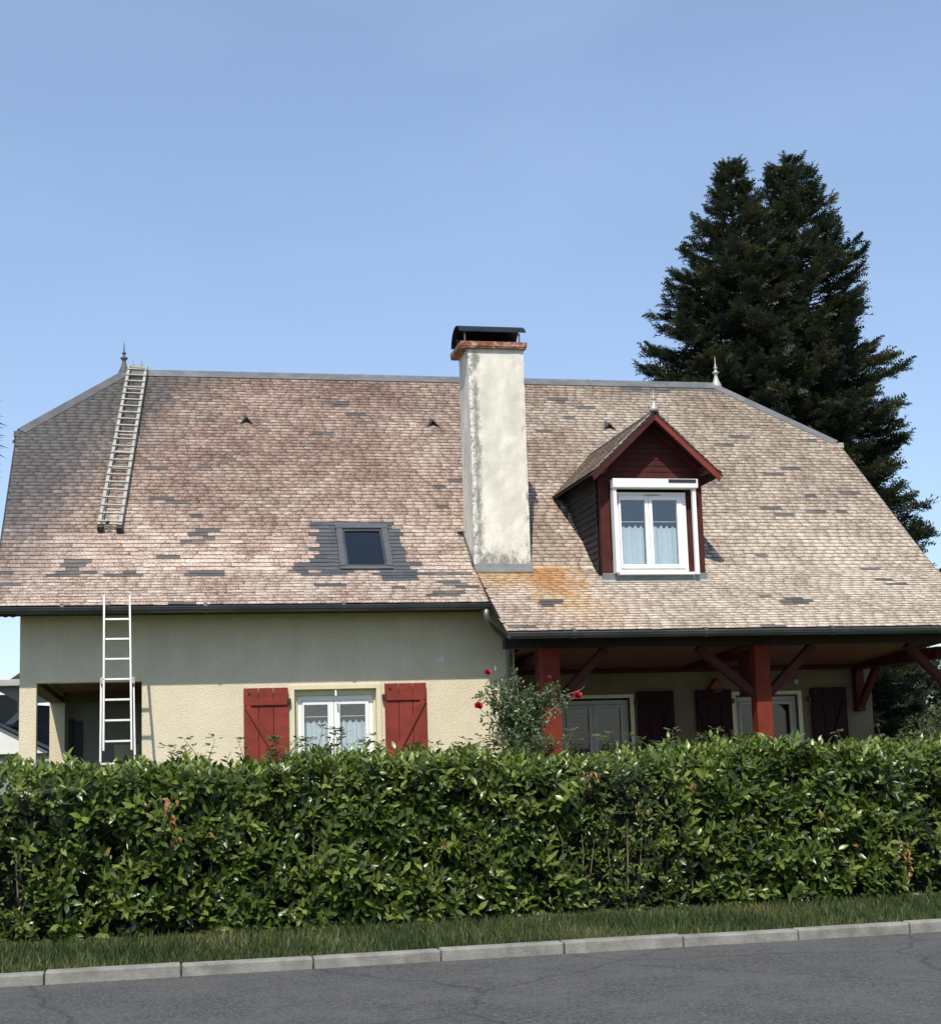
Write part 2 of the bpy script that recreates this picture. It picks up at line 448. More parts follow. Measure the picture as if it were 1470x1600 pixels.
def scatter(T, TF, pos, B, scale):
    """template verts T (k,3), faces TF; -> V,F"""
    N = len(pos); k = len(T)
    V = np.einsum('nij,kj->nki', B, T) * scale[:, None, None] + pos[:, None, :]
    F = (TF[None] + (np.arange(N) * k)[:, None, None]).reshape(-1, TF.shape[1])
    return V.reshape(-1, 3), F
def rep(t, n): return np.repeat(t, n, axis=0)
PATCH = [
('L',0,[(0.52, 0.92), (-0.25, -0.07), (-0.4, -0.18), (1.48, 1.59), (2.34, 2.74), (3.91, 4.15), (4.34, 4.75), (5.15, 5.73)]),('L',1,[(0.4, 0.76), (1.21, 1.63), (2.41, 2.84), (4.05, 4.58), (5.14, 5.86), (5.72, 5.96), (6.12, 6.47)]),('L',2,[(5.15, 5.73)]),('L',3,[(-0.43, -0.11), (6.06, 6.32)]),('L',4,[(4.24, 4.64), (6.12, 6.31), (6.16, 6.45)]),('L',5,[(5.25, 5.44), (6.27, 6.59)]),('L',7,[(5.86, 6.03), (6.09, 6.27)]),('L',9,[(2.17, 2.46)]),('P',0,[(13.13, 13.34)]),('P',4,[(13.13, 13.32)]),('P',6,[(13.22, 13.4)]),('P',10,[(10.89, 11.1)]),('P',11,[(7.42, 7.64), (11.31, 11.54)]),('P',12,[(7.39, 7.58), (11.21, 11.56)]),('P',19,[(6.79, 7.06)]),('P',20,[(10.44, 10.76)]),('P',21,[(8.06, 8.19)]),('U',0,[(0.61, 0.75), (3.85, 5.63)]),('U',1,[(0.52, 0.92), (4.25, 5.66), (3.99, 5.74)]),('U',2,[(0.63, 0.83), (4.15, 5.54)]),('U',3,[(1.95, 2.16), (-0.49, -0.26), (11.37, 11.58), (4.24, 5.59)]),('U',4,[(4.36, 5.55)]),('U',5,[(4.26, 5.65)]),('U',6,[(4.36, 5.57)]),('U',7,[(2.27, 2.47), (4.28, 5.62)]),('U',8,[(2.58, 2.77), (4.37, 5.58)]),('U',9,[(2.49, 2.69), (4.31, 5.67)]),('U',10,[(2.59, 2.79), (4.38, 5.58)]),('U',11,[(4.33, 5.52)]),('U',12,[(4.37, 4.8), (4.99, 5.4)]),('U',14,[(2.41, 2.61)]),('U',15,[(12.23, 12.44), (12.14, 12.36)]),('U',16,[(12.86, 13.06), (13.29, 13.49)]),('U',17,[(6.33, 6.48), (12.04, 12.24)]),('U',18,[(2.03, 2.24)]),('U',19,[(1.93, 2.13)]),('U',21,[(12.98, 13.19)]),('U',22,[(13.73, 13.96)]),('U',23,[(6.44, 6.62)]),('U',25,[(6.81, 6.92)]),('U',28,[(1.86, 2.07), (12.57, 12.8)]),('U',29,[(2.58, 2.77)]),('U',30,[(12.9, 13.11)]),('U',38,[(12.0, 12.21), (11.99, 12.19)]),('U',40,[(4.63, 4.82), (13.58, 13.81)]),('U',41,[(12.32, 12.52), (12.31, 12.53)]),('U',42,[(8.69, 8.88), (8.69, 8.88)]),('U',44,[(2.65, 2.85), (5.44, 5.61)]),('U',47,[(5.35, 5.56), (9.22, 9.4), (9.22, 9.4)]),('U',50,[(1.89, 2.08), (5.01, 5.24)]),('U',51,[(4.87, 5.26), (9.62, 9.81)]),('U',53,[(9.25, 9.42)]),('U',54,[(9.24, 9.43)]),('U',58,[(10.7, 11.52), (10.76, 11.38)]),('U',59,[(10.72, 12.54), (11.7, 12.51)])]

# ------------------------------------------------------------------ setting: ground
g = MB()
# verge and street in front of the hedge
def sheet(name, rows, x0, x1, mat, nx=30):
    mb = MB(); vs = []; fs = []
    for y, z in rows:
        for i in range(nx + 1): vs.append((x0 + (x1 - x0) * i / nx, y, z))
    n = nx + 1
    for r in range(len(rows) - 1):
        for i in range(nx): fs.append((r * n + i, r * n + i + 1, (r + 1) * n + i + 1, (r + 1) * n + i))
    mb.add(vs, fs)
    return mb.build(name, mat)
setp(sheet('ground', [(-900, -.05), (-60, -.05), (-9.2, -.02), (-8.0, .0), (-7.2, .05), (-6.4, .25), (0, .3), (12, .3), (40, .2), (900, .2)], -900, 900, 'grass_ground'), kind='structure')
setp(sheet('road', [(-20, .01), (-10.2, .01)], -120, 120, 'asphalt'), kind='structure')
kerb = bpy.data.objects.new('kerb', None); COL.objects.link(kerb); kerb['kind'] = 'structure'
k1 = MB().box(-.495, .495, -.075, .075, -.1, .1).build('kerb_stone', 'concrete', kerb, .014)
for i in range(-7, 24):
    q = k1 if i == -7 else k1.copy()
    if i != -7: COL.objects.link(q)
    q.location = (i + .5, -10.125 + rng.uniform(-.006, .006), rng.uniform(-.008, .004)); q.rotation_euler = (0, rng.uniform(-.003, .003), rng.uniform(-.006, .006))
MB().box(-80, -7.02, -10.2, -10.05, -.1, .098).box(24.02, 80, -10.2, -10.05, -.1, .098).build('kerb_run', 'concrete', kerb)
# verge grass blades
N = 60000
px = rng.uniform(-3, 13, N); py = rng.uniform(-10.0, -7.7, N)
pos = np.stack([px, py, np.full(N, .0)], 1)
d = np.stack([rng.normal(0, .35, N), rng.normal(0, .35, N), np.ones(N)], 1)
T = np.array([[-.09, 0, 0], [.09, 0, 0], [.05, .6, .05], [-.05, .6, .05], [.0, 1, .2]]); 
B = basis(d, rng.normal(0, 1, (N, 3)))
V, F = scatter(T[[0, 1, 4]], np.array([[0, 1, 2]]), pos, B, rng.uniform(.04, .13, N))
V = V.copy()
gt = (.45 + .30 * np.sin(px * 1.9 + py * 2.3) * np.sin(px * .7 - py * 1.1) + .12 * np.sin(px * 6.1) + rng.normal(0, .18, N)).clip(0, 1)
np_mesh('verge_grass', V, F, 'grass_blade', None, np.stack([gt] * 3, 1), kind='stuff')

# ------------------------------------------------------------------ house
aU = R(41.0); aL = math.atan2(.6, .9); aP = math.atan2(4.4 - 3.27, 1.95)
YB, ZB = .3, 4.40
RZ = ZB + 4.9 * math.tan(aU); RY = 5.2
def roofz(y): return ZB + (y - YB) * math.tan(aU)
house = thing('house', 'cream rendered house with a large weathered slate roof, tall chimney, red dormer and timber porch', 'house', (7.0, 5.2, .3))

def wall_grid(name, x0, x1, z0, z1, y, t, holes, mat, parent):
    xs = sorted({x0, x1} | {h[0] for h in holes} | {h[1] for h in holes}); zs = sorted({z0, z1} | {h[2] for h in holes} | {h[3] for h in holes})
    vid = {}; vs = []; fs = []
    def V_(i, j, k):
        if (i, j, k) not in vid: vid[(i, j, k)] = len(vs); vs.append((xs[i], y + k * t, zs[j]))
        return vid[(i, j, k)]
    def solid(i, j):
        if i < 0 or j < 0 or i >= len(xs) - 1 or j >= len(zs) - 1: return False
        cx = (xs[i] + xs[i + 1]) / 2; cz = (zs[j] + zs[j + 1]) / 2
        return not any(h[0] < cx < h[1] and h[2] < cz < h[3] for h in holes)
    for i in range(len(xs) - 1):
        for j in range(len(zs) - 1):
            if not solid(i, j): continue
            fs.append((V_(i, j, 0), V_(i + 1, j, 0), V_(i + 1, j + 1, 0), V_(i, j + 1, 0)))
            fs.append((V_(i, j, 1), V_(i, j + 1, 1), V_(i + 1, j + 1, 1), V_(i + 1, j, 1)))
            if not solid(i - 1, j): fs.append((V_(i, j, 0), V_(i, j + 1, 0), V_(i, j + 1, 1), V_(i, j, 1)))
            if not solid(i + 1, j): fs.append((V_(i + 1, j, 0), V_(i + 1, j, 1), V_(i + 1, j + 1, 1), V_(i + 1, j + 1, 0)))
            if not solid(i, j - 1): fs.append((V_(i, j, 0), V_(i, j, 1), V_(i + 1, j, 1), V_(i + 1, j, 0)))
            if not solid(i, j + 1): fs.append((V_(i, j + 1, 0), V_(i + 1, j + 1, 0), V_(i + 1, j + 1, 1), V_(i, j + 1, 1)))
    return MB().add(vs, fs).build(name, mat, parent)
WIN = (3.85, 5.05, 1.3, 2.62)
o = wall_grid('front_wall', 0, 7.16, .3, 3.98, 0, .25, [(.23, 1.68, .3, 2.79), WIN], 'cream_render', house)
o = wall_grid('porch_back_wall', 7.16, 14.0, .3, 3.6, 2.1, .25, [(8.45, 9.62, .45, 2.47), (11.49, 12.62, .45, 2.45)], 'shaded_render', house)
MB().box(6.91, 7.158, .252, 2.098, .3, 3.9).build('porch_side_wall', 'shaded_render', house)
MB().prism([(13.75, 2.352, .3), (13.75, 10.4, .3), (13.75, 10.4, 4.6), (13.75, 8.2, 6.3), (13.75, 2.8, 6.3), (13.75, 2.352, 5.9)], (.25, 0, 0)).build('gable_wall', 'cream_render', house)
MB().prism([(.0, .252, 2.9), (.0, 10.4, 2.9), (.0, 10.4, 4.6), (.0, 8.0, 6.8), (.0, 3.2, 6.8), (.0, .252, 4.2)], (.25, 0, 0)).build('gable_wall', 'cream_render', house)
MB().box(.3, 13.7, 10.15, 10.4, .3, 4.3).build('rear_wall', 'cream_render', house)
MB().box(1.68, 1.9, .252, 7.1, .3, 4.0).build('carport_side_wall', 'shaded_render', house)
# carport on the left: side beam, far pillar, ceiling, back wall
MB().box(.004, .23, .254, 7.25, 2.79, 2.898).build('carport_beam', 'shaded_render', house)
MB().box(.232, 1.678, 6.88, 7.08, 2.79, 3.0).build('carport_beam', 'shaded_render', house)
MB().box(.0, .27, 6.9, 7.17, .3, 2.788).build('pillar', 'cream_render', house)
cb = MB()
for i in range(16): cb.box(.235 + i * .09, .235 + i * .09 + .084, .26, 6.87, 2.96 + .003 * (i % 2), 3.0)
cb.build('carport_ceiling', 'ceiling_timber', house)
bw = wall_grid('carport_back_wall', .12, 1.9, .3, 2.95, 7.3, .2, [(1.15, 1.62, 1.35, 2.0)], 'grey_wall', house)
dr = MB().box(.33, .40, 7.2, 7.296, .3, 2.5).build('door_frame', 'dark_plastic', house)
MB().box(.402, .56, 7.24, 7.296, .3, 2.45).build('door', 'navy_slate', house)

# eaves soffits
sf = MB()
for i in range(5): sf.box(-.33, 6.62, -.575 + i * .117, -.575 + i * .117 + .108, 3.735, 3.755)
sf.build('eaves_soffit', 'dark_timber', house)

def window2(parent, x0, x1, z0, z1, y, mull, panes, glassm, curtain=None, fr='white_plastic', fw_=.07, blind=False):
    """two-leaf window: outer frame, two sashes, two panes"""
    f = MB().box(x0, x0 + fw_, y, y + .09, z0, z1).box(x1 - fw_, x1, y, y + .09, z0, z1)
    f.box(x0 + fw_, x1 - fw_, y, y + .09, z1 - fw_, z1).box(x0 + fw_, x1 - fw_, y, y + .09, z0, z0 + fw_)
    f.build('window_frame', fr, parent, .004)
    for k_, (a, b) in enumerate(((x0 + fw_ + .002, mull - .002), (mull + .002, x1 - fw_ - .002))):
        pa, pb = panes[k_]
        zt = z1 - fw_ - .065; zb = z0 + fw_ + .07
        s_ = MB().box(a, pa, y - .02, y + .05, z0 + fw_ + .003, z1 - fw_ - .003).box(pb, b, y - .02, y + .05, z0 + fw_ + .003, z1 - fw_ - .003)
        s_.box(pa, pb, y - .02, y + .05, zt, z1 - fw_ - .003).box(pa, pb, y - .02, y + .05, z0 + fw_ + .003, zb)
        sash = s_.build('sash', fr, parent, .006)
        MB().box(pa, pb, y + .012, y + .018, zb, zt).build('pane', glassm, parent)
        if curtain:
            zc, depth = curtain
            nx_, nz = 60, 5; vs = []; fs = []
            for j in range(nz + 1):
                for i in range(nx_ + 1):
                    u = i / nx_; x = pa - .02 + (pb - pa + .04) * u
                    yy = y + .13 + .022 * math.sin(u * 34 + 1.3 * k_) + .010 * math.sin(u * 83)
                    top = zc - .045 * abs(math.sin(u * math.pi * 4.5))
                    vs.append((x, yy, zb - .05 + (top - zb + .05) * j / nz))
            for j in range(nz):
                for i in range(nx_): fs.append((j * (nx_ + 1) + i, j * (nx_ + 1) + i + 1, (j + 1) * (nx_ + 1) + i + 1, (j + 1) * (nx_ + 1) + i))
            cu = MB().add(vs, fs).build('curtain', 'curtain_cloth', parent, smooth=True)
            # sheer band above the ruffles
            MB().tube([(pa - .01, y + .10, zc + .05), (pb + .01, y + .10, zc + .05)], .006, 6).build('curtain_rod', 'white_plastic', parent)
        if blind:
            bl = MB()
            for j in range(int((zt - zb) / .07)): bl.box(pa, pb, y + .09, y + .10, zt - .005 - j * .07 - .058, zt - .005 - j * .07)
            bl.build('blind', 'grey_wall', parent)

# ---- front window
win = thing('window', None, None, (4.45, .0, 1.3), parent=None); win.parent = house; win.location = Vector((4.45, 0, 1.3)) - house.location
win['label'] = 'white two leaf window with net curtains between the open red shutters'
window2(win, 3.90, 5.02, 1.34, 2.535, .13, 4.435, ((4.0, 4.345), (4.525, 4.90)), 'window_glass', curtain=(2.18, 0))
# raised surround and sill
tr = MB().box(3.78, 3.848, -.022, .02, 1.3, 2.69).box(5.052, 5.12, -.022, .02, 1.3, 2.69).box(3.848, 5.052, -.022, .02, 2.622, 2.69)
tr.build('surround', 'smooth_trim', win, .004)
MB().box(3.852, 5.048, .10, .20, 2.537, 2.618).box(3.852, 3.898, .10, .20, 1.3, 2.535).box(5.022, 5.048, .10, .20, 1.3, 2.535).build('inner_reveal', 'smooth_trim', win)
MB().box(3.74, 5.16, -.06, .12, 1.22, 1.298).build('sill', 'concrete', win, .006)
MB().tube([(4.45, -.03, 2.60), (4.45, -.05, 2.52)], .014, 8).build('shutter_catch', 'white_plastic', win)
MB().box(3.852, 5.048, .6, .62, 1.3, 2.62).build('room_backdrop', 'dark_room', win)

def shutter(x0, x1, z0, z1, y, mat, diag, hinge_x, parent, label=None):
    """plank shutter lying open against the wall; diag=+1 brace rises to the right"""
    s = thing('shutter', None, None, parent=house); s.location = Vector(((x0 + x1) / 2, y, z0)) - house.location
    if label: s['label'] = label
    n = 3; wv = (x1 - x0) / n
    me = None
    for i in range(n):
        if me is None:
            mb = MB().box(-wv / 2 + .003, wv / 2 - .003, -.014, .014, 0, z1 - z0)
            b = mb.build('board', mat, None); me = b.data; b.modifiers.clear(); b.parent = s
            bv = b.modifiers.new('bevel', 'BEVEL'); bv.width = .005; bv.segments = 1
            first = b
        else:
            b = first.copy(); COL.objects.link(b); b.parent = s
        b.location = (x0 + wv * (i + .5) - (x0 + x1) / 2, 0, 0)
    zt = z1 - .215
    MB().box(x0 + .02, x1 - .02, y - .040, y - .0145, zt - .035, zt + .055).build('ledge', mat, s, .004)
    MB().box(x0 + .02, x1 - .02, y - .040, y - .0145, z0 + .12, z0 + .21).build('ledge', mat, s, .004)
    a = (x0 + .06, y - .027, z0 + .215) if diag > 0 else (x1 - .06, y - .027, z0 + .215)
    b_ = (x1 - .05, y - .027, zt - .04) if diag > 0 else (x0 + .05, y - .027, zt - .04)
    MB().bar(a, b_, .024, .085, upv=(0, 1, 0)) if False else None
    dd = Vector(b_) - Vector(a); pr = Vector((dd.z, 0, -dd.x)).normalized() * .042
    MB().prism([Vector(a) - pr - Vector((0, .013, 0)), Vector(a) + pr - Vector((0, .013, 0)), Vector(b_) + pr - Vector((0, .013, 0)), Vector(b_) - pr - Vector((0, .013, 0))], (0, .0255, 0)).build('brace', mat, s, .003)
    for zh in (zt + .01, z0 + .17):
        MB().box(min(hinge_x, hinge_x), hinge_x + .05, y - .03, y + .03, zh - .03, zh + .05).build('hinge', 'dark_plastic', s, .004)
    MB().tube([(x0 + .08, y - .03, z1 - .07), (x0 + .08, y - .014, z1 - .07)], .016, 8).build('bolt', 'dark_plastic', s)
    return s
shutter(3.11, 3.755, 1.28, 2.655, -.055, 'red_paint', -1, 3.74, house, 'brick red plank shutter left of the curtained window')
shutter(5.165, 5.79, 1.28, 2.685, -.055, 'red_paint', 1, 5.13, house, 'brick red plank shutter right of the curtained window')
shutter(9.74, 10.38, .5, 2.57, 2.045, 'shaded_shutter_paint', 1, 9.70, house, 'shutter coloured dark for the shaded porch, right of the blind covered window')
shutter(10.76, 11.41, .5, 2.57, 2.045, 'shaded_shutter_paint', -1, 11.40, house, 'shutter coloured dark for the shaded porch, below the copper lamp')
shutter(12.84, 13.50, .5, 2.57, 2.045, 'shaded_shutter_paint', 1, 12.79, house, 'shutter coloured dark for the porch shade, nearest the right end of the porch')

# ---- porch windows
for (x0, x1, mull, panes, lab, bl) in ((8.46, 9.61, 8.995, ((8.56, 8.92), (9.07, 9.47)), 'white porch window with striped blind behind the rose bush', True),
                                   (11.50, 12.61, 12.05, ((11.61, 11.98), (12.12, 12.49)), 'white porch window partly hidden by the middle post', False)):
    wv_ = thing('window', None, None, parent=house); wv_.location = Vector(((x0 + x1) / 2, 2.1, .5)) - house.location; wv_['label'] = lab
    window2(wv_, x0, x1, .46, 2.44, 2.17, mull, panes, 'porch_glass', fr='dull_white', blind=bl)
    MB().box(x0 - .08, x0 - .012, 2.07, 2.12, .46, 2.53).box(x1 + .012, x1 + .08, 2.07, 2.12, .46, 2.53).box(x0 - .012, x1 + .012, 2.07, 2.12, 2.472, 2.53).build('surround', 'smooth_trim', wv_, .004)
    MB().box(x0, x1, 2.7, 2.72, .4, 2.45).build('room_backdrop', 'dark_room', wv_)

# ---- small things on the wall
MB().add([(5.955, -.012, 2.995), (6.075, -.012, 2.99), (6.09, -.012, 3.035), (6.04, -.012, 3.075), (6.0, -.012, 3.04), (5.965, -.012, 3.05)], [(0, 1, 2, 3, 4, 5)]).build('bare_plaster_patch', 'white_wall', house)
lamp = thing('wall_lamp', 'copper coloured triangular lamp on the porch wall above the second dark shutter', 'lamp', (11.12, 2.1, 2.52))
MB().prism([(10.99, 2.094, 2.585), (11.27, 2.094, 2.575), (11.13, 2.094, 2.77)], (0, -.16, 0)).build('lamp_shade', 'copper', lamp, .01)
MB().lathe((11.13, 1.99, 2.52), [(.05, .06), (.085, .05), (.09, .02), (.06, 0)], 12).build('lamp_globe', 'copper', lamp)
sens = MB().lathe((0, 0, 0), [(.02, -.045), (.045, -.03), (.05, .01), (.035, .04)], 12).build('wall_sensor', 'dull_white', None)
sens.location = (12.59, 2.045, 2.68); setp(sens, 'small round pale sensor fixed to the porch wall between window and dark shutter', 'sensor')

# ---- porch timber
porch = thing('porch', None, None, parent=house); porch.location = Vector((10.5, .5, .3)) - house.location
porch['label'] = 'deep timber porch in shade under the right half of the roof'
MB().box(6.78, 14.2, -1.02, -.84, 3.10, 3.30).build('eaves_beam', 'dark_timber', porch, .01)
fl = MB().box(6.95, 14.1, -1.3, 2.08, .301, .42).build('porch_floor', 'concrete', porch)
ce = MB()
nb = 26
for i in range(nb):
    y0 = -.82 + i * (2.9 / nb); y1 = y0 + 2.9 / nb - .008
    z_ = lambda y: 3.13 - (y + .82) * .062
    ce.prism([(7.17, y0, z_(y0)), (13.9, y0, z_(y0)), (13.9, y1, z_(y1)), (7.17, y1, z_(y1))], (0, 0, .02))
ce.build('ceiling', 'ceiling_timber', porch)
MB().box(7.17, 13.9, 1.98, 2.095, 2.88, 2.95).build('wall_plate', 'brown_red_timber', porch, .01)
def post(x0, x1, mat_low):
    MB().box(x0, x1, -1.08, -.84, .42, 3.098).build('post', mat_low, porch, .012)
post(7.31, 7.57, 'orange_red_paint'); post(10.56, 10.80, 'orange_red_paint'); post(13.85, 14.09, 'orange_red_paint')
MB().box(7.31, 7.57, -.82, -.62, 2.4, 3.09).build('bracket', 'brown_red_timber', porch, .01)
MB().box(10.54, 10.80, -.82, -.45, 2.35, 3.05).build('bracket', 'brown_red_timber', porch, .01)
def kbrace(x0, z0, x1, z1, y=-.93):
    MB().bar((x0, y, z0), (x1, y, z1), .12, .15, upv=(0, 1, 0)).build('knee_brace', 'brown_red_timber', porch, .012)
kbrace(7.55, 2.32, 8.30, 3.08); kbrace(10.58, 2.38, 9.72, 3.08); kbrace(10.78, 2.35, 11.55, 3.08); kbrace(13.87, 2.30, 13.10, 3.08)
for x in (7.44, 10.6):
    MB().box(x - .09, x + .09, -.80, 2.09, 2.905, 3.04).build('tie_beam', 'brown_red_timber', porch, .012)
MB().box(13.66, 13.84, -.80, 2.2, 2.86, 3.05).build('tie_beam', 'brown_red_timber', porch, .02)
MB().box(13.64, 13.80, 1.94, 2.09, 2.15, 2.86).build('bracket', 'brown_red_timber', porch, .01)
MB().bar((13.72, 1.93, 2.28), (13.74, 1.35, 2.86), .11, .11).build('knee_brace', 'brown_red_timber', porch, .01)

# ---- gutters and pipes
def gutter(x0, x1, y, z, tag_):
    n = 8; vs = []; fs = []
    r0, r1 = .068, .060
    prof = [(r0 * math.cos(math.pi + math.pi * i / n), r0 * math.sin(math.pi + math.pi * i / n)) for i in range(n + 1)]
    prof = [(-r0 - .012, .004), (-r0 - .012, .016), (-r0 + .002, .016)] + prof[1:] + [(r0, .02), (r1, .02)] + [(r1 * math.cos(-math.pi * i / n), r1 * math.sin(-math.pi * i / n)) for i in range(n + 1)]
    m = len(prof)
    for xx in (x0, x1): vs += [(xx, y + a, z + b) for a, b in prof]
    fs = [(i, (i + 1) % m, m + (i + 1) % m, m + i) for i in range(m)]
    MB().add(vs, fs).add(vs[:m], [tuple(range(m))]).add(vs[m:], [tuple(range(m - 1, -1, -1))]).build('gutter', 'gutter_metal', house)['label'] = tag_
    # joints
    for i in range(int((x1 - x0) / 1.9)):
        xj = x0 + .9 + i * 1.95
        MB().tube([(xj, y, z - .006), (xj + .05, y, z - .006)], .0735, 16).build('gutter_joint', 'gutter_metal', house)
gutter(-.32, 6.66, -.655, 3.775, 'dark metal gutter along the left eaves')
gutter(6.69, 14.5, -1.70, 3.255, 'dark metal gutter along the lower porch eaves')
MB().tube([(6.60, -.655, 3.71), (6.60, -.655, 3.62), (6.62, -.63, 3.55), (6.72, -.5, 3.46), (6.98, -.16, 3.33), (7.04, -.09, 3.27), (7.06, -.07, 3.18), (7.06, -.07, .3)],
          .042, 12).build('downpipe', 'pipe_metal', house, smooth=True)

# ---- roof body below the slates
RL, RR = -.35, 14.35
HL, HR = 1.35, 12.65
ZH, YH = 7.17, 3.49
rb = MB()
t_ = .0
def up_pts(off):
    o_ = Vector((0, math.sin(aU), -math.cos(aU))) * off
    return [Vector(p) + o_ for p in ((RL, YB, ZB), (RR, YB, ZB), (RR, YH, ZH), (HR, RY, RZ), (HL, RY, RZ), (RL, YH, ZH))]
rb.prism(up_pts(.012), Vector((0, math.sin(aU), -math.cos(aU))) * .10)
rb.prism([(RL, -.60, 3.795), (6.66, -.60, 3.795), (6.66, YB, ZB - .012), (RL, YB, ZB - .012)], (0, 0, -.045))
rb.prism([(6.70, -1.66, 3.265), (RR, -1.66, 3.265), (RR, YB, ZB - .012), (6.70, YB, ZB - .012)], (0, 0, -.05))
# back slope and hips
bk = [(RL, 2 * RY - YB, ZB), (RR, 2 * RY - YB, ZB), (RR, 2 * RY - YH, ZH), (HR, RY, RZ), (HL, RY, RZ), (RL, 2 * RY - YH, ZH)]
rb.prism(bk, (0, 0, -.1))
rb.prism([(RL, YH, ZH), (HL, RY, RZ), (RL, 2 * RY - YH, ZH)], (0, 0, -.06))
rb.prism([(RR, YH, ZH), (HR, RY, RZ), (RR, 2 * RY - YH, ZH)], (0, 0, -.06))
roof = rb.build('roof', 'roof_underlay', house)
roof['label'] = 'steep weathered slate roof with grey replacement slates scattered over it'
# porch roof verge board (the little step between the two eaves)
n_ = Vector((0, -math.sin(aP), math.cos(aP)))
MB().prism([(6.66, .28, 4.40), (6.66, -1.66, 3.276), (6.66, -1.66, 3.20), (6.66, .28, 4.30)], (.025, 0, 0)).build('verge_board', 'dark_timber', house)
for xx in (RL - .022, RR):
    MB().prism([(xx, YB, ZB + .01), (xx, YH, ZH + .01), (xx, YH, ZH - .16), (xx, YB, ZB - .16)], (.02, 0, 0)).build('verge_board', 'dark_timber', house)
# scalloped board under the left end of the eaves
sc = [(RL, -.57, 3.734)] + [(RL + .05 + .3 * i / 12, -.57, 3.69 - .022 * abs(math.sin(i * .8))) for i in range(13)] + [(0.0, -.57, 3.734)]
MB().prism(sc, (0, .02, 0)).build('eaves_edging', 'dark_timber', house)

# ---- slates
EXP, WID, LEN, TH = .105, .19, .20, .011
EXL = .088
def slate_mesh(w, ln=LEN):
    # local x along the roof, y up the slope, z off it; lower edge lifted
    l = .025; a, b = -w / 2 + .0008, w / 2 - .0008
    v = [(a, 0, l - TH), (b, 0, l - TH), (b, ln, -.004), (a, ln, -.004), (a, 0, l), (b, 0, l), (b, ln, .003), (a, ln, .003)]
    f = [(4, 5, 6, 7), (0, 1, 5, 4), (1, 2, 6, 5), (3, 0, 4, 7), (2, 3, 7, 6)]
    return np.array(v), np.array(f)
def subtract(x0, x1, cuts):
    seg = [(x0, x1)]
    for a, b in cuts:
        out = []
        for s0, s1 in seg:
            if b <= s0 or a >= s1: out.append((s0, s1)); continue
            if a - s0 > .03: out.append((s0, a))
            if s1 - b > .03: out.append((b, s1))
        seg = out
    return seg
PATCHES = {}
for tg, r_, lst in PATCH: PATCHES[(tg, r_)] = lst
for r_ in range(1, 12):           # the new slates round the roof window form one closed patch
    if not any(4.0 < (a + b) / 2 < 5.8 for a, b in PATCHES.get(('U', r_), [])): PATCHES.setdefault(('U', r_), []).append((4.30, 5.66))
PATCHES.setdefault(('U', 12), []).append((4.42, 5.55))
slates = []   # (origin, ang, width, tint, grey)
def row(tg, k, x0, x1, cuts, org, ang):
    ph = (k % 2) * WID / 2 + random.uniform(-.045, .045)
    x = x0 - ph
    jag = random.uniform(-.002, .002)
    while x < x1:
        w_ = WID * random.uniform(.93, 1.07) if random.random() < .85 else WID * random.uniform(.6, .85)
        for a, b in subtract(max(x, x0), min(x + w_, x1), cuts):
            c_ = (a + b) / 2
            kp = k if tg == 'U' else int((k + .5) * EXL / .105)
            grey = any(p0 - .05 < c_ < p1 + .05 for p0, p1 in PATCHES.get((tg, kp), []))
            slates.append((c_, k, b - a, org, ang, grey, tg))
        x += w_
# upper slope
nU_ = int(4.9 / math.cos(aU) / EXP)
for k in range(nU_):
    v = k * EXP; y = YB + v * math.cos(aU); z = ZB + v * math.sin(aU)
    x0, x1 = RL, RR
    if z > ZH - .19 * math.sin(aU):
        t = max(0, min(1, (z + .19 * math.sin(aU) - ZH) / (RZ - ZH))); x0 = RL + t * (HL - RL) - .02; x1 = RR + t * (HR - RR) + .02
    cuts = []
    if y < .95: cuts.append((6.655, 7.53))
    if y < 1.7: cuts.append((8.60, 10.22))
    if .34 < y < 1.10: cuts.append((4.66, 5.37))
    row('U', k, x0, x1, cuts, (y, z), aU)
for k in range(12):
    v = (k + 1) * EXL; row('L', k, RL, 6.665, [], (YB - v * math.cos(aL) - .01, ZB - v * math.sin(aL) - .006), aL)
for k in range(25):
    v = (k + 1) * EXL; row('P', k, 6.665, RR, [(8.60, 10.22)] if YB - v * math.cos(aP) > -.20 else [], (YB - v * math.cos(aP) - .01, ZB - v * math.sin(aP) - .004), aP)
def inframe(p):
    q = Vector(p) - CAM; zc = q.dot(fw); return -.31 < q.dot(rt2) / zc < .31
score = []
for i, (c_, k, w_, (y, z), ang, grey, tg) in enumerate(slates):
    p = Vector((c_, y, z)); q = CAM - p; nn = Vector((0, -math.sin(ang), math.cos(ang)))
    s = w_ * nn.dot(q) / q.length ** 3
    score.append(s if inframe(p) else 0)
order = sorted(range(len(slates)), key=lambda i: -score[i])
norm = [i for i in order if not slates[i][5]]
grey_ids = [i for i in order if slates[i][5]]
solo = set(norm[:300]) | set(grey_ids[:298])
cache = {}
def solo_mesh(w_, kind):
    key = (round(w_ / .01), kind)
    if key not in cache:
        v, f = slate_mesh(key[0] * .01)
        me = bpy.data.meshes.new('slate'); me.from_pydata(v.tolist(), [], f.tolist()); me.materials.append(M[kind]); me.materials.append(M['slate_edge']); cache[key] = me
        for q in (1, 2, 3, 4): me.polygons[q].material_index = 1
    return cache[key]
Vs = []; Fs = []; Ts = []; nv = 0
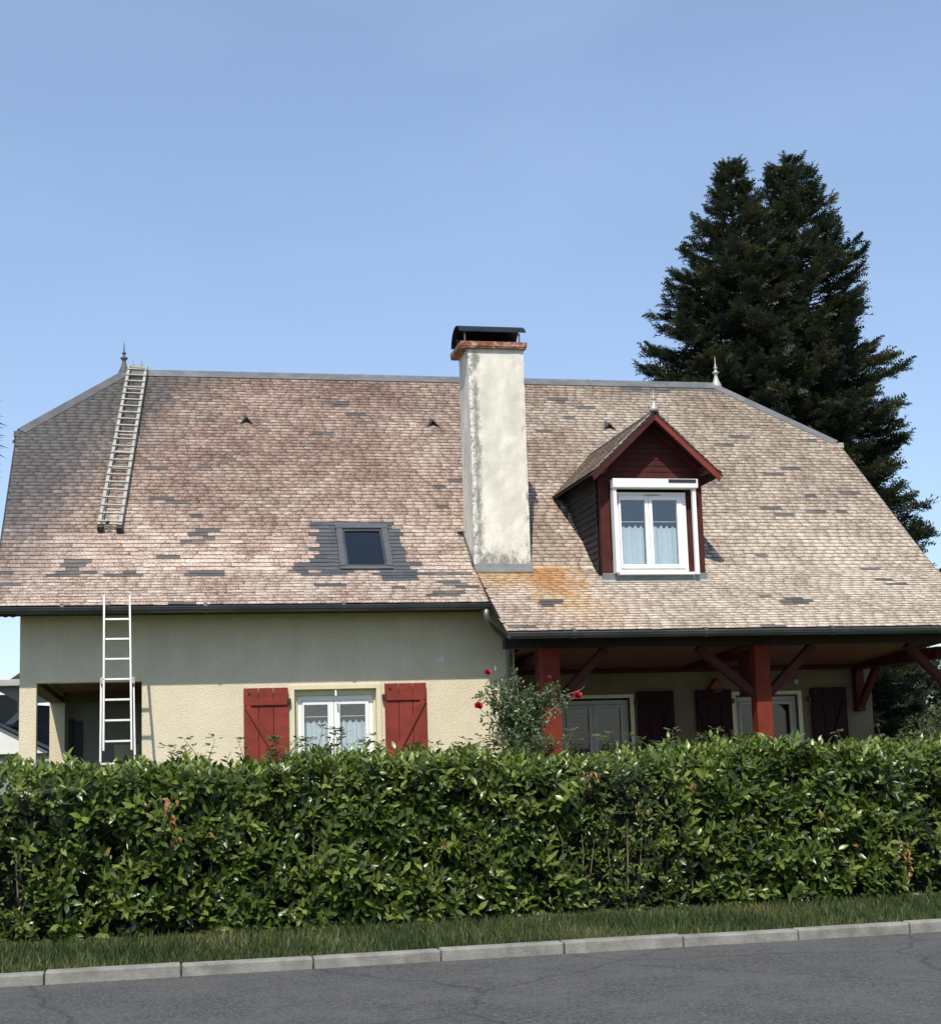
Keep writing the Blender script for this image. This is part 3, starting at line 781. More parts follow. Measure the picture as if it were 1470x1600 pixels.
for i, (c_, k, w_, (y, z), ang, grey, tg) in enumerate(slates):
    tint = np.array([random.betavariate(2.2, 2.2), random.random(), random.random()])
    yawj = random.gauss(0, .006); lift = random.uniform(0, .003); slip = random.gauss(0, .003)
    if random.random() < .012: yawj *= 5; slip -= .015
    ca, sa = math.cos(ang), math.sin(ang)
    Rm = np.array([[1, 0, 0], [0, ca, -sa], [0, sa, ca]]) @ np.array([[math.cos(yawj), -math.sin(yawj), 0], [math.sin(yawj), math.cos(yawj), 0], [0, 0, 1]])
    pos = np.array([c_, y, z]) + Rm @ np.array([0, slip, lift])
    if i in solo:
        o = bpy.data.objects.new('replacement_slate' if grey else 'slate', solo_mesh(w_, 'grey_slate_piece' if grey else 'weathered_slate_piece'))
        COL.objects.link(o); o.parent = roof
        o.location = Vector(pos) - wloc(roof); o.rotation_euler = Matrix(Rm.tolist()).to_euler()
        o.color = (*tint, 1)
    else:
        v, f = slate_mesh(w_)
        Vs.append(v @ Rm.T + pos); Fs.append(f + nv); nv += len(v); Ts.append(rep(tint[None], len(f)))
o = np_mesh('slate_field', np.concatenate(Vs), np.concatenate(Fs), 'weathered_slate', roof, np.concatenate(Ts), kind='stuff')
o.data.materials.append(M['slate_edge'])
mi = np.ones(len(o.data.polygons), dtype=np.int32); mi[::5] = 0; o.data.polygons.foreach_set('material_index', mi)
o['label'] = 'weathered pinkish slates covering the roof'
print('slates', len(slates), 'solo', len(solo), 'grey', len(grey_ids))

# ---- ridge, hips, finials
MB().prism([(HL - .04, RY - .17, RZ - .10), (HL - .04, RY - .16, RZ - .085), (HL - .04, RY, RZ + .055), (HL - .04, RY + .16, RZ - .085), (HL - .04, RY + .17, RZ - .10), (HL - .04, RY, RZ + .035)], (HR - HL + .08, 0, 0)).build('ridge_capping', 'old_lead', roof)
for i in range(5):
    xj = HL + 2.1 + i * 2.2
    MB().prism([(xj, RY - .176, RZ - .098), (xj, RY, RZ + .063), (xj, RY + .17, RZ - .09), (xj, RY, RZ + .05)], (.05, 0, 0)).build('capping_joint', 'old_lead', roof)
def hipcap(a, b, mat):
    a = Vector(a); b = Vector(b); d = (b - a).normalized()
    nf = Vector((0, -math.sin(aU), math.cos(aU))); sx = -1 if a.x < 5 else 1
    nh = Vector((sx * .75, 0, .66)).normalized()
    sf_ = d.cross(nf).normalized(); 
    if sf_.y > 0 or (sf_.x * sx > 0 and abs(sf_.x) > .2 and sf_.z > 0): sf_ = -sf_
    sf_ = nf.cross(d).normalized()
    if (sf_.x * sx) > 0: sf_ = -sf_
    sh = Vector((0, 1, 0))
    p = [a + nf * .035, a + nf * .03 + sf_ * .16, a + nf * .02 + sf_ * .16, a + nf * .0, a + sh * .15 - Vector((0, 0, .03)), a + sh * .15]
    p = [a + nf * .045, a + nf * .032 + sf_ * .17, a + nf * .018 + sf_ * .17, a - nf * .02, a + Vector((sx * .02, .16, -.02)), a + Vector((sx * .02, .16, .0))]
    MB().prism(p, b - a).build('hip_capping', mat, roof)
hipcap((RL, YH, ZH), (HL, RY, RZ), 'hip_lead'); hipcap((RR, YH, ZH), (HR, RY, RZ), 'old_lead')
# metal ends of the hips with little spouts
for xx, sx in ((RL, -1), (RR, 1)):
    MB().box(xx - .05, xx + .05, YH - .16, YH + .0, ZH - .13, ZH - .03).build('hip_end', 'hip_lead' if sx < 0 else 'pale_zinc', roof, .008)
    MB().bar((xx - .02 * sx, YH - .16, ZH - .16), (xx + .08 * sx, YH + .25, ZH - .13), .05, .04).build('hip_end', 'hip_lead', roof, .006)
FIN = [(.11, -.08), (.10, .0), (.055, .10), (.035, .18), (.03, .21), (.065, .245), (.07, .26), (.03, .285), (.018, .32), (.04, .345), (.042, .355), (.016, .375), (.011, .45), (.003, .58)]
MB().lathe((HL, RY, RZ), FIN, 12).build('finial', 'hip_lead', roof, smooth=True)
MB().lathe((HR + .05, RY, RZ), FIN, 12).build('finial', 'pale_zinc', roof, smooth=True)

# ---- triangular roof vents
def vent(x, s=1.0):
    y = 3.74; z = roofz(y) + .01
    v = thing('roof_vent', None, None, parent=house); v.location = Vector((x, y, z)) - house.location
    hw = .115 * s
    A, Bp, Cp = Vector((x - hw, y, z)), Vector((x + hw, y, z)), Vector((x, y, z + .125 * s))
    yb = y + .30; D = Vector((x, yb, roofz(yb) + .01))
    MB().add([A, Bp, Cp, D], [(0, 2, 3), (1, 3, 2)]).prism([A - Vector((.01, 0, 0)), A + Vector((.012, 0, 0)), Cp + Vector((0, 0, -.012)), Cp + Vector((0, 0, .008))], (0, -.03, 0)).prism([Bp + Vector((.01, 0, 0)), Cp + Vector((0, 0, .008)), Cp + Vector((0, 0, -.012)), Bp - Vector((.012, 0, 0))], (0, -.03, 0)).build('hood', 'gutter_metal', v)
    MB().add([A + Vector((0, .03, 0)), Bp + Vector((0, .03, 0)), Cp + Vector((0, .03, -.01))], [(0, 1, 2)]).build('vent_opening', 'dark_plastic', v)
for x in (3.44, 6.73, 10.0): vent(x)

# ---- skylight
sk = thing('skylight', None, None, parent=house); sk.location = Vector((5.0, .75, 4.79)) - house.location
sk['label'] = 'dark framed roof window set in grey slates'
def onroof(x, v, h): return Vector((x + .045 * (v - .55), YB + v * math.cos(aU) - h * math.sin(aU), ZB + v * math.sin(aU) + h * math.cos(aU)))
def rbox(x0, x1, v0, v1, h0, h1):
    p = [onroof(a, b, h0) for a, b in ((x0, v0), (x1, v0), (x1, v1), (x0, v1))]
    nn = Vector((0, -math.sin(aU), math.cos(aU)))
    return p, nn * (h1 - h0)
x0, x1, v0, v1 = 4.63, 5.40, .06, 1.10
MB().prism(*rbox(x0 - .02, x0 + .075, v0, v1, -.01, .075)).build('frame_side', 'skylight_frame', sk, .006)
MB().prism(*rbox(x1 - .075, x1 + .02, v0, v1, -.01, .075)).build('frame_side', 'skylight_frame', sk, .006)
MB().prism(*rbox(x0 - .03, x1 + .03, v1, v1 + .10, -.01, .085)).build('frame_top', 'skylight_frame', sk, .006)
MB().prism(*rbox(x0 - .02, x1 + .02, v0 - .07, v0, -.01, .06)).build('frame_bottom', 'skylight_frame', sk, .006)
MB().prism(*rbox(x0 + .075, x0 + .11, v0 + .04, v1 - .001, .0, .055)).prism(*rbox(x1 - .11, x1 - .075, v0 + .04, v1 - .001, .0, .055)).prism(*rbox(x0 + .11, x1 - .11, v1 - .05, v1 - .001, .0, .055)).prism(*rbox(x0 + .075, x1 - .075, v0 + .001, v0 + .04, .0, .055)).build('sash', 'gutter_metal', sk, .004)
MB().prism(*rbox(x0 + .11, x1 - .11, v0 + .04, v1 - .05, .03, .036)).build('pane', 'skylight_glass', sk)
MB().prism(*rbox(x0 + .075, x1 - .075, v0, v1, -.008, -.002)).build('blind', 'dark_room', sk)  # dark sheet under the pane, put in for the unlit room
MB().prism(*rbox(x0 - .06, x1 + .06, v0 - .13, v0 - .072, .0, .022)).build('flashing', 'old_lead', sk)

# ---- chimney
ch = thing('chimney', None, None, parent=house); ch.location = Vector((7.09, .65, 4.4)) - house.location
ch['label'] = 'tall pale rendered chimney stack with grimy edges and black metal cowl'
CX0, CX1, CY0, CY1 = 6.655, 7.545, .295, .99
# slightly uneven stack
vs = []; fs = []; nzr = 26; ring = []
cor = [(CX0, CY0), (CX1, CY0), (CX1, CY1), (CX0, CY1)]
pts = []
for e in range(4):
    a, b = cor[e], cor[(e + 1) % 4]
    for t in (0, .03, .12, .3, .5, .7, .88, .97): pts.append((a[0] + (b[0] - a[0]) * t, a[1] + (b[1] - a[1]) * t))
rr = random.Random(3)
for j in range(nzr + 1):
    z = 4.30 + (7.90 - 4.30) * j / nzr
    for (x, y) in pts: vs.append((x + rr.uniform(-.004, .004), y + rr.uniform(-.004, .004), z))
np_ = len(pts)
for j in range(nzr):
    for i in range(np_): fs.append((j * np_ + i, j * np_ + (i + 1) % np_, (j + 1) * np_ + (i + 1) % np_, (j + 1) * np_ + i))
fs.append(tuple(nzr * np_ + i for i in range(np_)))
MB().add(vs, fs).build('stack', 'chimney_render', ch)
MB().box(CX0 - .12, CX1 + .04, CY0 - .055, CY1 + .06, 7.90, 7.925).box(CX0 - .13, CX1 + .05, CY0 - .065, CY1 + .07, 7.925, 8.005).build('cap', 'rusty_iron', ch, .008)
MB().prism([(CX0 - .006, CY0 - .012, 4.50), (CX0 - .006, CY0 - .012, 4.43), (CX0 - .006, CY0 - .15, 4.345), (CX0 - .006, CY0 - .155, 4.36), (CX0 - .006, CY0 - .024, 4.445), (CX0 - .006, CY0 - .018, 4.50)], (CX1 - CX0 + .018, 0, 0)).build('front_flashing', 'zinc', ch)
MB().prism([(CX0 - .004, CY0 - .012, ZB + .02), (CX0 - .004, CY1, roofz(CY1) + .02), (CX0 - .004, CY1, roofz(CY1) + .07), (CX0 - .004, CY0 - .012, ZB + .08)], (-.01, 0, 0)).build('side_flashing', 'hip_lead', ch)
MB().box(CX0 - .10, CX0 - .004, CY1 - .05, CY1 + .3, roofz(CY1) + .10, roofz(CY1) + .115).build('rear_flashing', 'zinc', ch)
# cowl: bent sheet on four legs
yc, rad = .62, .44
arc = []
for i in range(13):
    a = R(172) - R(150) * i / 12
    arc.append((yc - rad * math.cos(a), 8.055 + .31 * math.sin(a)))
inn = [(y * .992 + .005, z - .008) for y, z in arc]
pf = [(6.50, y, z) for y, z in arc] + [(6.50, y, z) for y, z in reversed(inn)]
pf = []
rad = .37
arc = [(yc + rad * math.cos(R(8) + R(142) * i / 14), 8.04 + .30 * math.sin(R(8) + R(142) * i / 14)) for i in range(15)]
inn = [(y, z - .010) for y, z in arc]
cw = MB()
for i in range(14):
    cw.prism([(6.53, *arc[i]), (6.53, *arc[i + 1]), (6.53, *inn[i + 1]), (6.53, *inn[i])], (1.07, 0, 0))
cw.build('cowl', 'black_metal', ch)
for xx in (6.62, 7.50):
    for yy, zz in ((.345, 8.17), (.90, 8.21)):
        MB().bar((xx, yy, 8.0), (xx, yy, zz), .022, .022, upv=(0, 1, 0)).build('cowl_leg', 'hip_lead', ch)

# ---- dormer
dm = thing('dormer', None, None, parent=house); dm.location = Vector((9.53, 1.0, 4.2)) - house.location
dm['label'] = 'gabled dark red dormer with a white window and roller shutter box'
DX0, DX1, DC = 8.58, 10.24, 9.42
YD = -.10
APZ = 6.79; HWD = 1.05
# front posts and boards
MB().box(DX0, DX0 + .15, YD, YD + .12, 4.30, 5.80).build('corner_post', 'brown_red_timber', dm, .008)
MB().box(DX1 - .15, DX1, YD, YD + .12, 4.30, 5.80).build('corner_post', 'brown_red_timber', dm, .008)
MB().box(DX0 - .01, DX1 + .02, YD - .015, YD + .03, 4.14, 4.298).build('apron_flashing', 'zinc', dm, .006)
MB().prism([(DX0 - .03, YD - .10, 4.145), (DX1 + .04, YD - .10, 4.145), (DX1 + .04, YD + .03, 4.20), (DX0 - .03, YD + .03, 4.20)], (0, 0, .012)).build('apron_edge', 'pale_zinc', dm)
MB().box(DX0 + .15, DX1 - .15, YD + .035, YD + .12, 5.62, 5.80).build('lintel', 'brown_red_timber', dm, .008)
# gable boards
slope = .98 / 1.05
zz = 5.802
while zz < 6.56:
    h_ = .094
    hw0 = min((6.70 - zz) / slope, .82); hw1 = min(max((6.70 - zz - h_) / slope, .03), .82)
    MB().prism([(DC - hw0, YD + .04, zz), (DC + hw0, YD + .04, zz), (DC + hw1, YD + .048, zz + h_ - .006), (DC - hw1, YD + .048, zz + h_ - .006)], (0, .02, 0)).build('board', 'siding', dm)
    zz += h_
MB().prism([(DC - .82, YD + .072, 5.80), (DC + .82, YD + .072, 5.80), (DC, YD + .072, 6.68)], (0, .02, 0)).build('gable_backing', 'dark_timber', dm)
# roof slopes of the dormer
AP = APZ
def drz(x): return AP - abs(x - DC) * slope
def yat(z): return YB + (z - ZB) / math.tan(aU)
for sx in (-1, 1):
    xe = DC + sx * HWD; ze = drz(xe)
    top = [Vector((DC, -.40, AP)), Vector((xe, -.40, ze)), Vector((xe + 0.0, yat(ze) + .0, ze)), Vector((DC, yat(AP), AP))]
    MB().prism(top, (0, 0, -.035)).build('roof_slope', 'dark_timber', dm)
    # slates on it, along the eaves direction
    Vd = []; Fd = []; Td = []; n0 = 0
    L_s = math.hypot(HWD, HWD * slope); ang = math.atan(slope)
    kk = 0; sd = 0
    while sd < L_s - .02:
        x_ = xe - sx * sd * math.cos(ang); z_ = ze + sd * math.sin(ang)
        y_ = -.42; y1 = yat(z_) + .05
        while y_ < y1:
            wv2 = WID * random.uniform(.9, 1.1)
            v, f = slate_mesh(min(wv2, y1 - y_), min(.17, L_s - sd))
            # local x -> along +Y (or -Y), local y -> up slope
            ex = np.array([0, -sx, 0.]); ey = np.array([-sx * math.cos(ang), 0, math.sin(ang)]); ez = np.cross(ex, ey)
            if ez[2] < 0: ex = -ex; ez = np.cross(ex, ey)
            Rm = np.stack([ex, ey, ez], 1)
            Vd.append(v @ Rm.T + np.array([x_, y_ + wv2 / 2, z_ + .004])); Fd.append(f + n0); n0 += len(v)
            Td.append(rep(np.array([[random.random() * .8, random.random(), 0]]), len(f)))
            y_ += wv2
        sd += EXP
    o = np_mesh('dormer_slates', np.concatenate(Vd), np.concatenate(Fd), 'weathered_slate', dm, np.concatenate(Td), kind='stuff')
    # barge board and rafter
    p0 = Vector((DC, -.42, AP - .03)); p1 = Vector((xe, -.42, ze - .03))
    MB().prism([p0, p1, p1 - Vector((sx * .04, 0, .09)), p0 - Vector((0, 0, .115))], (0, .028, 0)).build('barge_board', 'red_paint' if sx > 0 else 'brown_red_timber', dm, .004)
    MB().prism([p0 + Vector((0, -.006, .02)), p1 + Vector((sx * .02, -.006, 0.0)), p1 + Vector((sx * .02, -.006, -.028)), p0 + Vector((0, -.006, -.02))], (0, .02, 0)).build('verge_strip', 'dark_timber', dm)
    # purlin end
    xq = DC + sx * .84
    MB().box(xq - .055, xq + .055, -.385, YD + .03, drz(xq) - .17, drz(xq) - .05).build('purlin', 'brown_red_timber', dm, .008)
    MB().prism([Vector((DC, YD, AP - .045)), Vector((DC + sx * .94, YD, drz(DC + sx * .94) - .045)), Vector((DC + sx * .94, YD, drz(DC + sx * .94) - .15)), Vector((DC, YD, AP - .16))], (0, .035, 0)).build('rafter', 'brown_red_timber', dm, .004)
    # cheek
    xk = DX0 if sx < 0 else DX1
    zt = drz(xk) - .04
    x_in = xk + (.02 if sx < 0 else -.02)
    cz = 4.15; pz = []
    ck = MB(); r_ = 0
    while cz < zt - .01:
        z1_ = min(cz + .105, zt)
        # one course of cheek slates
        yr_ = lambda z: yat(z) if z > ZB else YB - (ZB - z) / math.tan(aP)
        ya = yr_(cz) + .02
        y_ = YD + .13 - (r_ % 2) * .09
        yend = yr_(z1_)
        y_ = max(y_, YD + .125)
        while y_ < max(yend, ya) :
            e_ = min(y_ + .18, max(yend, ya))
            off = .028 + .004 * random.random()
            xa = xk + (-off if sx < 0 else off); xb = xk + (-.008 if sx < 0 else .008)
            zlo = max(cz - .02, roofz(y_) - .05) if False else cz - .01
            ck.add([(xa, y_ + .002, zlo), (xa, e_ - .002, zlo), (xb, e_ - .002, z1_ + .02), (xb, y_ + .002, z1_ + .02), (xk, y_ + .002, zlo), (xk, e_ - .002, zlo)], [(0, 1, 2, 3), (0, 4, 5, 1)])
            y_ += .18
        cz += .105; r_ += 1
    MB().prism([(x_in, YD + .12, 4.18), (x_in, YD + .12, zt), (x_in, yat(zt), zt), (x_in, .3, 4.40)], (-.018 if sx < 0 else .018, 0, 0)).build('cheek', 'dark_timber', dm)
    ck.build('cheek_slates', 'cheek_slate', dm)['kind'] = 'stuff'
MB().lathe((DC, -.39, AP + .02), [(.075, -.03), (.07, .02), (.035, .07), (.02, .13), (.018, .15), (.035, .17), (.035, .185), (.012, .20), (.008, .26), (.002, .33)], 10).build('finial', 'pale_zinc', dm, smooth=True)
MB().prism([(DC, -.42, AP + .034), (DC - .08, -.42, AP - .035), (DC + .08, -.42, AP - .035)], (0, yat(AP) + .46, 0)).build('ridge_capping', 'hip_lead', dm)
# window in the dormer
window2(dm, 8.80, 9.96, 4.302, 5.56, YD - .02, 9.345, ((8.895, 9.285), (9.405, 9.805)), 'window_glass', curtain=(5.06, 0), fw_=.06)
MB().box(9.28, 9.54, YD - .05, YD - .042, 5.508, 5.522).build('vent_slot', 'dull_white', dm)
MB().box(9.962, 10.09, YD + .02, YD + .034, 4.30, 5.62).build('side_panel', 'brown_red_timber', dm)
MB().box(8.735, 10.115, YD - .20, YD - .044, 5.60, 5.745).build('roller_shutter_box', 'white_plastic', dm, .012)
MB().box(9.63, 10.08, YD - .208, YD - .201, 5.682, 5.735).build('box_label_strip', 'dark_plastic', dm)
MB().box(8.745, 8.798, YD - .16, YD + .0, 4.29, 5.598).build('guide_rail', 'white_plastic', dm, .004)
MB().box(10.025, 10.085, YD - .16, YD - .09, 4.26, 5.598).build('guide_rail', 'white_plastic', dm, .004)
MB().box(8.80, 10.02, YD - .13, YD + .0, 4.262, 4.300).build('window_sill', 'white_plastic', dm, .004)
MB().box(8.75, 10.1, .62, .64, 4.45, 5.8).build('room_backdrop', 'dark_room', dm)
# ------------------------------------------------------------------ ladders
def ladder_section(parent, a, b, w0, w1, nr, mat, rail=(.025, .06), first=.15, r=.014, nrm=None, xdir=Vector((1, 0, 0)), flat=False):
    """rails from a (bottom centre) to b (top centre), each rung a part"""
    a = Vector(a); b = Vector(b); d = (b - a)
    nn = (nrm or xdir.cross(d)).normalized()
    for s in (-1, 1):
        MB().bar(a + xdir * s * w0 / 2, b + xdir * s * w1 / 2, rail[0], rail[1], upv=nn).build('rail', mat, parent, .003)
    for i in range(nr):
        t = first / d.length + i * ((d.length - 2 * first) / d.length) / (nr - 1)
        c = a + d * t; wd = (w0 + (w1 - w0) * t)
        if flat: MB().bar(c - xdir * (wd / 2 + .03) + nn * flat, c + xdir * (wd / 2 + .03) + nn * flat, .03, .022, upv=nn).build('rung', mat, parent, .003)
        else: MB().bar(c - xdir * wd / 2, c + xdir * wd / 2, .030, .026, upv=nn).build('rung', mat, parent, .004)
ld = thing('extension_ladder', 'pale aluminium extension ladder leaning on the left gutter beside the carport opening', 'ladder', (1.38, -1.72, .3))
top = Vector((1.345, -.765, 3.93)); foot = Vector((1.385, -1.78, .3))
dd = (top - foot)
def lp(z): return foot + dd * ((z - foot.z) / dd.z)
# fly (narrow, in front), base (wide)
n_l = Vector((0, -dd.z, dd.y)).normalized()
ladder_section(ld, lp(1.80), lp(3.93), .365, .345, 0, 'aluminium', rail=(.028, .055))
ladder_section(ld, lp(.3) + n_l * -.062, lp(2.80) + n_l * -.062, .475, .425, 0, 'aluminium', rail=(.028, .055))
for i in range(11):
    z = 3.60 - .279 * i
    if z < .35: break
    if z > 1.8: c = lp(z); wd = .36
    else: c = lp(z) + n_l * -.062; wd = .475 - .05 * (z - .3) / 2.5
    MB().bar(c - Vector((wd / 2, 0, 0)), c + Vector((wd / 2, 0, 0)), .030, .026, upv=n_l).build('rung', 'aluminium', ld, .004)
for s in (-1, 1):
    MB().box(1.365 + s * .205 - .022, 1.365 + s * .205 + .022, lp(2.72).y - .02, lp(2.72).y + .10, 2.70, 2.79).build('hook', 'old_aluminium', ld, .006)
    MB().box(1.385 + s * .24 - .03, 1.385 + s * .24 + .03, foot.y - .02, foot.y + .11, .3, .36).build('foot', 'dark_plastic', ld)

rl = thing('roof_ladder', 'grey double roof ladder hooked over the ridge and lying on the slates', 'ladder', (1.22, 1.15, 5.12))
A = Vector((1.21, 1.12, roofz(1.12))); Bt = Vector((1.585, 5.10, roofz(5.10)))
nn = Vector((0, -math.sin(aU), math.cos(aU)))
d_ = (Bt - A).normalized(); xd = d_.cross(nn).normalized(); xd = xd if xd.x > 0 else -xd
ladder_section(rl, A + nn * .07, Bt + nn * .07, .30, .30, 10, 'old_aluminium', rail=(.055, .045), first=.12, nrm=nn, xdir=xd)
ladder_section(rl, A + nn * .13 + xd * -.01, Bt + nn * .13, .31, .30, 23, 'old_aluminium', rail=(.05, .03), first=.06, nrm=nn, xdir=xd, flat=.03)
MB().bar(A + xd * -.19 + nn * .09 - d_ * .02, A + xd * -.09 + nn * .09 - d_ * .02, .10, .09, upv=nn).build('foot', 'dark_plastic', rl, .01)
MB().bar(A + xd * .09 + nn * .09 - d_ * .02, A + xd * .19 + nn * .09 - d_ * .02, .10, .09, upv=nn).build('foot', 'dark_plastic', rl, .01)
for s in (-1, 1):
    MB().tube([Bt + nn * .12 + xd * s * .15 - d_ * .1, Bt + nn * .14 + xd * s * .15 + d_ * .12, Bt + xd * s * .15 + Vector((0, .22, .17)), Bt + xd * s * .15 + Vector((0, .42, .0)), Bt + xd * s * .15 + Vector((0, .62, -.22))], .02, 8).build('hook', 'old_aluminium', rl)
    MB().lathe(Bt + xd * s * .075 + Vector((0, .06, .16)), [(.02, 0), (.022, .07), (.012, .08), (.011, .13)], 8).build('roller', 'old_aluminium', rl)
MB().bar(Bt + xd * -.19 + Vector((0, .05, .17)), Bt + xd * .19 + Vector((0, .05, .17)), .05, .03).build('top_bar', 'old_aluminium', rl)
# a twist of rope on the lowest rung
rp_ = [A + nn * (.17 + .02 * math.sin(i)) + xd * (-.04 + .03 * math.sin(i * 1.9)) + d_ * (.0 + .025 * math.cos(i * 1.7)) for i in range(16)]
MB().tube(rp_, .008, 6).build('rope', 'dark_twig', rl)

# ------------------------------------------------------------------ leaf templates
def leaf_template(nu=5, w=.195, fold=.18, droop=.18):
    """length 1 along +y, folded along midrib, curved down"""
    prof = {5: [.0, .75, 1.0, .62, .0]}[nu]
    v = []; f = []
    for i, p in enumerate(prof):
        y = i / (nu - 1); z = -droop * y * y
        ww = w * p
        v += [(-ww, y, z + fold * ww), (0, y, z), (ww, y, z + fold * ww)]
    for i in range(nu - 1):
        a = i * 3; f += [(a, a + 1, a + 4, a + 3), (a + 1, a + 2, a + 5, a + 4)]
    return np.array(v, float), np.array(f)
LT, LF = leaf_template()
ST = np.array([[0, 0, 0], [-.28, .45, .05], [0, 1, -.1], [.28, .45, .05], ], float); SF = np.array([[0, 3, 2, 1]])

# ------------------------------------------------------------------ hedge
HX0, HX1, HY0, HY1, HZ = -2.6, 13.0, -7.55, -6.35, 1.46
hedge = thing('laurel_hedge', 'long clipped laurel hedge with glossy leaves running in front of the house', 'hedge', (5.2, -7.0, .05))
def hz_top(x): return HZ + .035 * np.sin(x * 1.7 + 1) + .03 * np.sin(x * 4.1) + .03 * np.sin(x * 11.3 + 2)
def hy_front(x, z): return HY0 + .05 * np.sin(x * 1.3 + z * 2) + .05 * np.sin(x * 3.7 - z * 3.1) + .03 * np.sin(x * 9.1 + z * 7)
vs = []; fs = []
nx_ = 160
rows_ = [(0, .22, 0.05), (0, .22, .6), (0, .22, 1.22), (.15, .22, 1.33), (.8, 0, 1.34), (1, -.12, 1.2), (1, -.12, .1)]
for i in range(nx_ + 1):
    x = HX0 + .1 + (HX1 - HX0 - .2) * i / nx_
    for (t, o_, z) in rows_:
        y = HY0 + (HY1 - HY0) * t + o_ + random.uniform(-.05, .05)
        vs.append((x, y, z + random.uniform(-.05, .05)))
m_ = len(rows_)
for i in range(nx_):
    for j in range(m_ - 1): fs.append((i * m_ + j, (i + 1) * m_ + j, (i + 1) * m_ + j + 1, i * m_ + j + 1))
MB().add(vs, fs).build('light_block_core', 'hedge_core_shade', hedge)  # solid core added to block light, near-black for the shade between leaves
def laurel(N_shoots):
    # shoot = short stem with leaves alternating around it
    face = rng.random(N_shoots)
    x = rng.uniform(HX0, HX1, N_shoots)
    z = np.where(face < .56, rng.uniform(.02, 1.44, N_shoots), 0)
    depth = (rng.exponential(.06, N_shoots) + .10 * (np.sin(x * 5.3 + z * 4) * np.sin(x * 2.3 - z * 6.1) > .25)).clip(0, .28)
    y = np.where(face < .56, hy_front(x, z) + depth, rng.uniform(HY0 + .0, HY1, N_shoots))
    topd = rng.exponential(.05, N_shoots).clip(0, .2)
    proud = np.where(rng.random(N_shoots) < .05, rng.uniform(.04, .13, N_shoots), 0)
    z = np.where(face < .56, z, hz_top(x) - topd + proud)
    out = np.where((face < .56)[:, None], np.array([[0, -.9, .5]]), np.array([[0, -.12, 1.0]]))
    d = out + rng.normal(0, .42, (N_shoots, 3))
    d[:, 2] += .15
    d /= np.linalg.norm(d, axis=1, keepdims=True)
    P = []; D = []; Nn = []; Sc = []; Tn = []
    stint = rng.beta(2.2, 2.4, N_shoots)
    young = rng.random(N_shoots) < .24
    # patches of smaller leaves
    small = (np.sin(x * 2.1 + .7) + np.sin(x * .9 + 2.) + rng.normal(0, .4, N_shoots)) > 1.2
    small |= (x > 9.3) & (rng.random(N_shoots) < .55)
    for k in range(6):
        t = (k + .3) * .026
        ang = k * 2.4 + rng.uniform(0, 6.28, N_shoots) * (k == 0)
        if k == 0: a0 = rng.uniform(0, 6.28, N_shoots)
        a = a0 + k * 2.4
        u = np.cross(d, np.array([[.3, .2, 1.]])); u /= np.linalg.norm(u, axis=1, keepdims=True) + 1e-6
        v = np.cross(d, u)
        rad = u * np.cos(a)[:, None] + v * np.sin(a)[:, None]
        spread = .5 + .95 * (1 - k / 6)
        ld_ = d * 1.0 + rad * spread + rng.normal(0, .18, (N_shoots, 3))
        nrm = d * spread - rad * .8 + rng.normal(0, .25, (N_shoots, 3)) + np.array([[0, -.15, .25]])
        P.append(np.stack([x, y, z], 1) + d * t); D.append(ld_); Nn.append(nrm)
        s_ = rng.uniform(.085, .175, N_shoots) * (1 - .05 * k) * np.where(small, .55, 1)
        Sc.append(s_)
        tn = (stint + rng.normal(0, .10, N_shoots) + np.where(face < .56, -.05, .16)).clip(0, .93)  # face leaves tinted darker, top leaves brighter, to paint the sunlit top
        tn = np.where(young & (k >= 3), (tn + .35).clip(0, .965), tn)
        tn = np.where(rng.random(N_shoots) < .0025, 1.0, tn)
        Tn.append(tn)
    return map(np.concatenate, (P, D, Nn, Sc, Tn))
P_, D_, N_, S_, T_ = laurel(9000)
B_ = basis(D_, N_)
dist = (P_[:, 0] - CAM.x) ** 2 + (P_[:, 1] - CAM.y) ** 2
facing = np.abs(np.einsum('ni,ni->n', B_[:, :, 2], (np.array(CAM)[None] - P_))) / np.sqrt(dist)
front = (P_[:, 1] < HY0 + .03) & (P_[:, 2] > .12) & (P_[:, 0] > .4) & (P_[:, 0] < 9.6)
sc_ = np.where(front, S_ ** 2 * facing / dist, 0)
pick = np.argsort(-sc_)[:300]
mask = np.ones(len(P_), bool); mask[pick] = False
V, F = scatter(LT, LF, P_[mask], B_[mask], S_[mask])
tt = np.stack([T_[mask]] * 3, 1)
np_mesh('foliage', V, F, 'laurel_leaf', hedge, rep(tt, len(LF)), smooth=True, kind='stuff')
lme = bpy.data.meshes.new('leaf'); lme.from_pydata(LT.tolist(), [], LF.tolist()); lme.materials.append(M['laurel_leaf_piece'])
for p in lme.polygons: p.use_smooth = True
hb = wloc(hedge)
for i in pick:
    o = bpy.data.objects.new('leaf', lme); COL.objects.link(o); o.parent = hedge
    o.matrix_local = Matrix.Translation(Vector(P_[i]) - hb) @ Matrix(B_[i].tolist()).to_4x4() @ Matrix.Scale(float(S_[i]), 4)
    o.color = (float(T_[i]),) * 3 + (1,)
# bare stems showing in the face of the hedge
stems = MB()
for i in range(24):
    x = rng.uniform(.2, 10.2); z0 = rng.uniform(.1, .6); h_ = rng.uniform(.3, .8)
    y = HY0 - .02 + rng.uniform(0, .05)
    stems.tube([(x, y, z0), (x + rng.normal(0, .03), y - .01, z0 + h_ * .5), (x + rng.normal(0, .07), y + .02, z0 + h_)], [.006, .005, .003], 5)
stems.build('stems', 'twig', hedge)['kind'] = 'stuff'
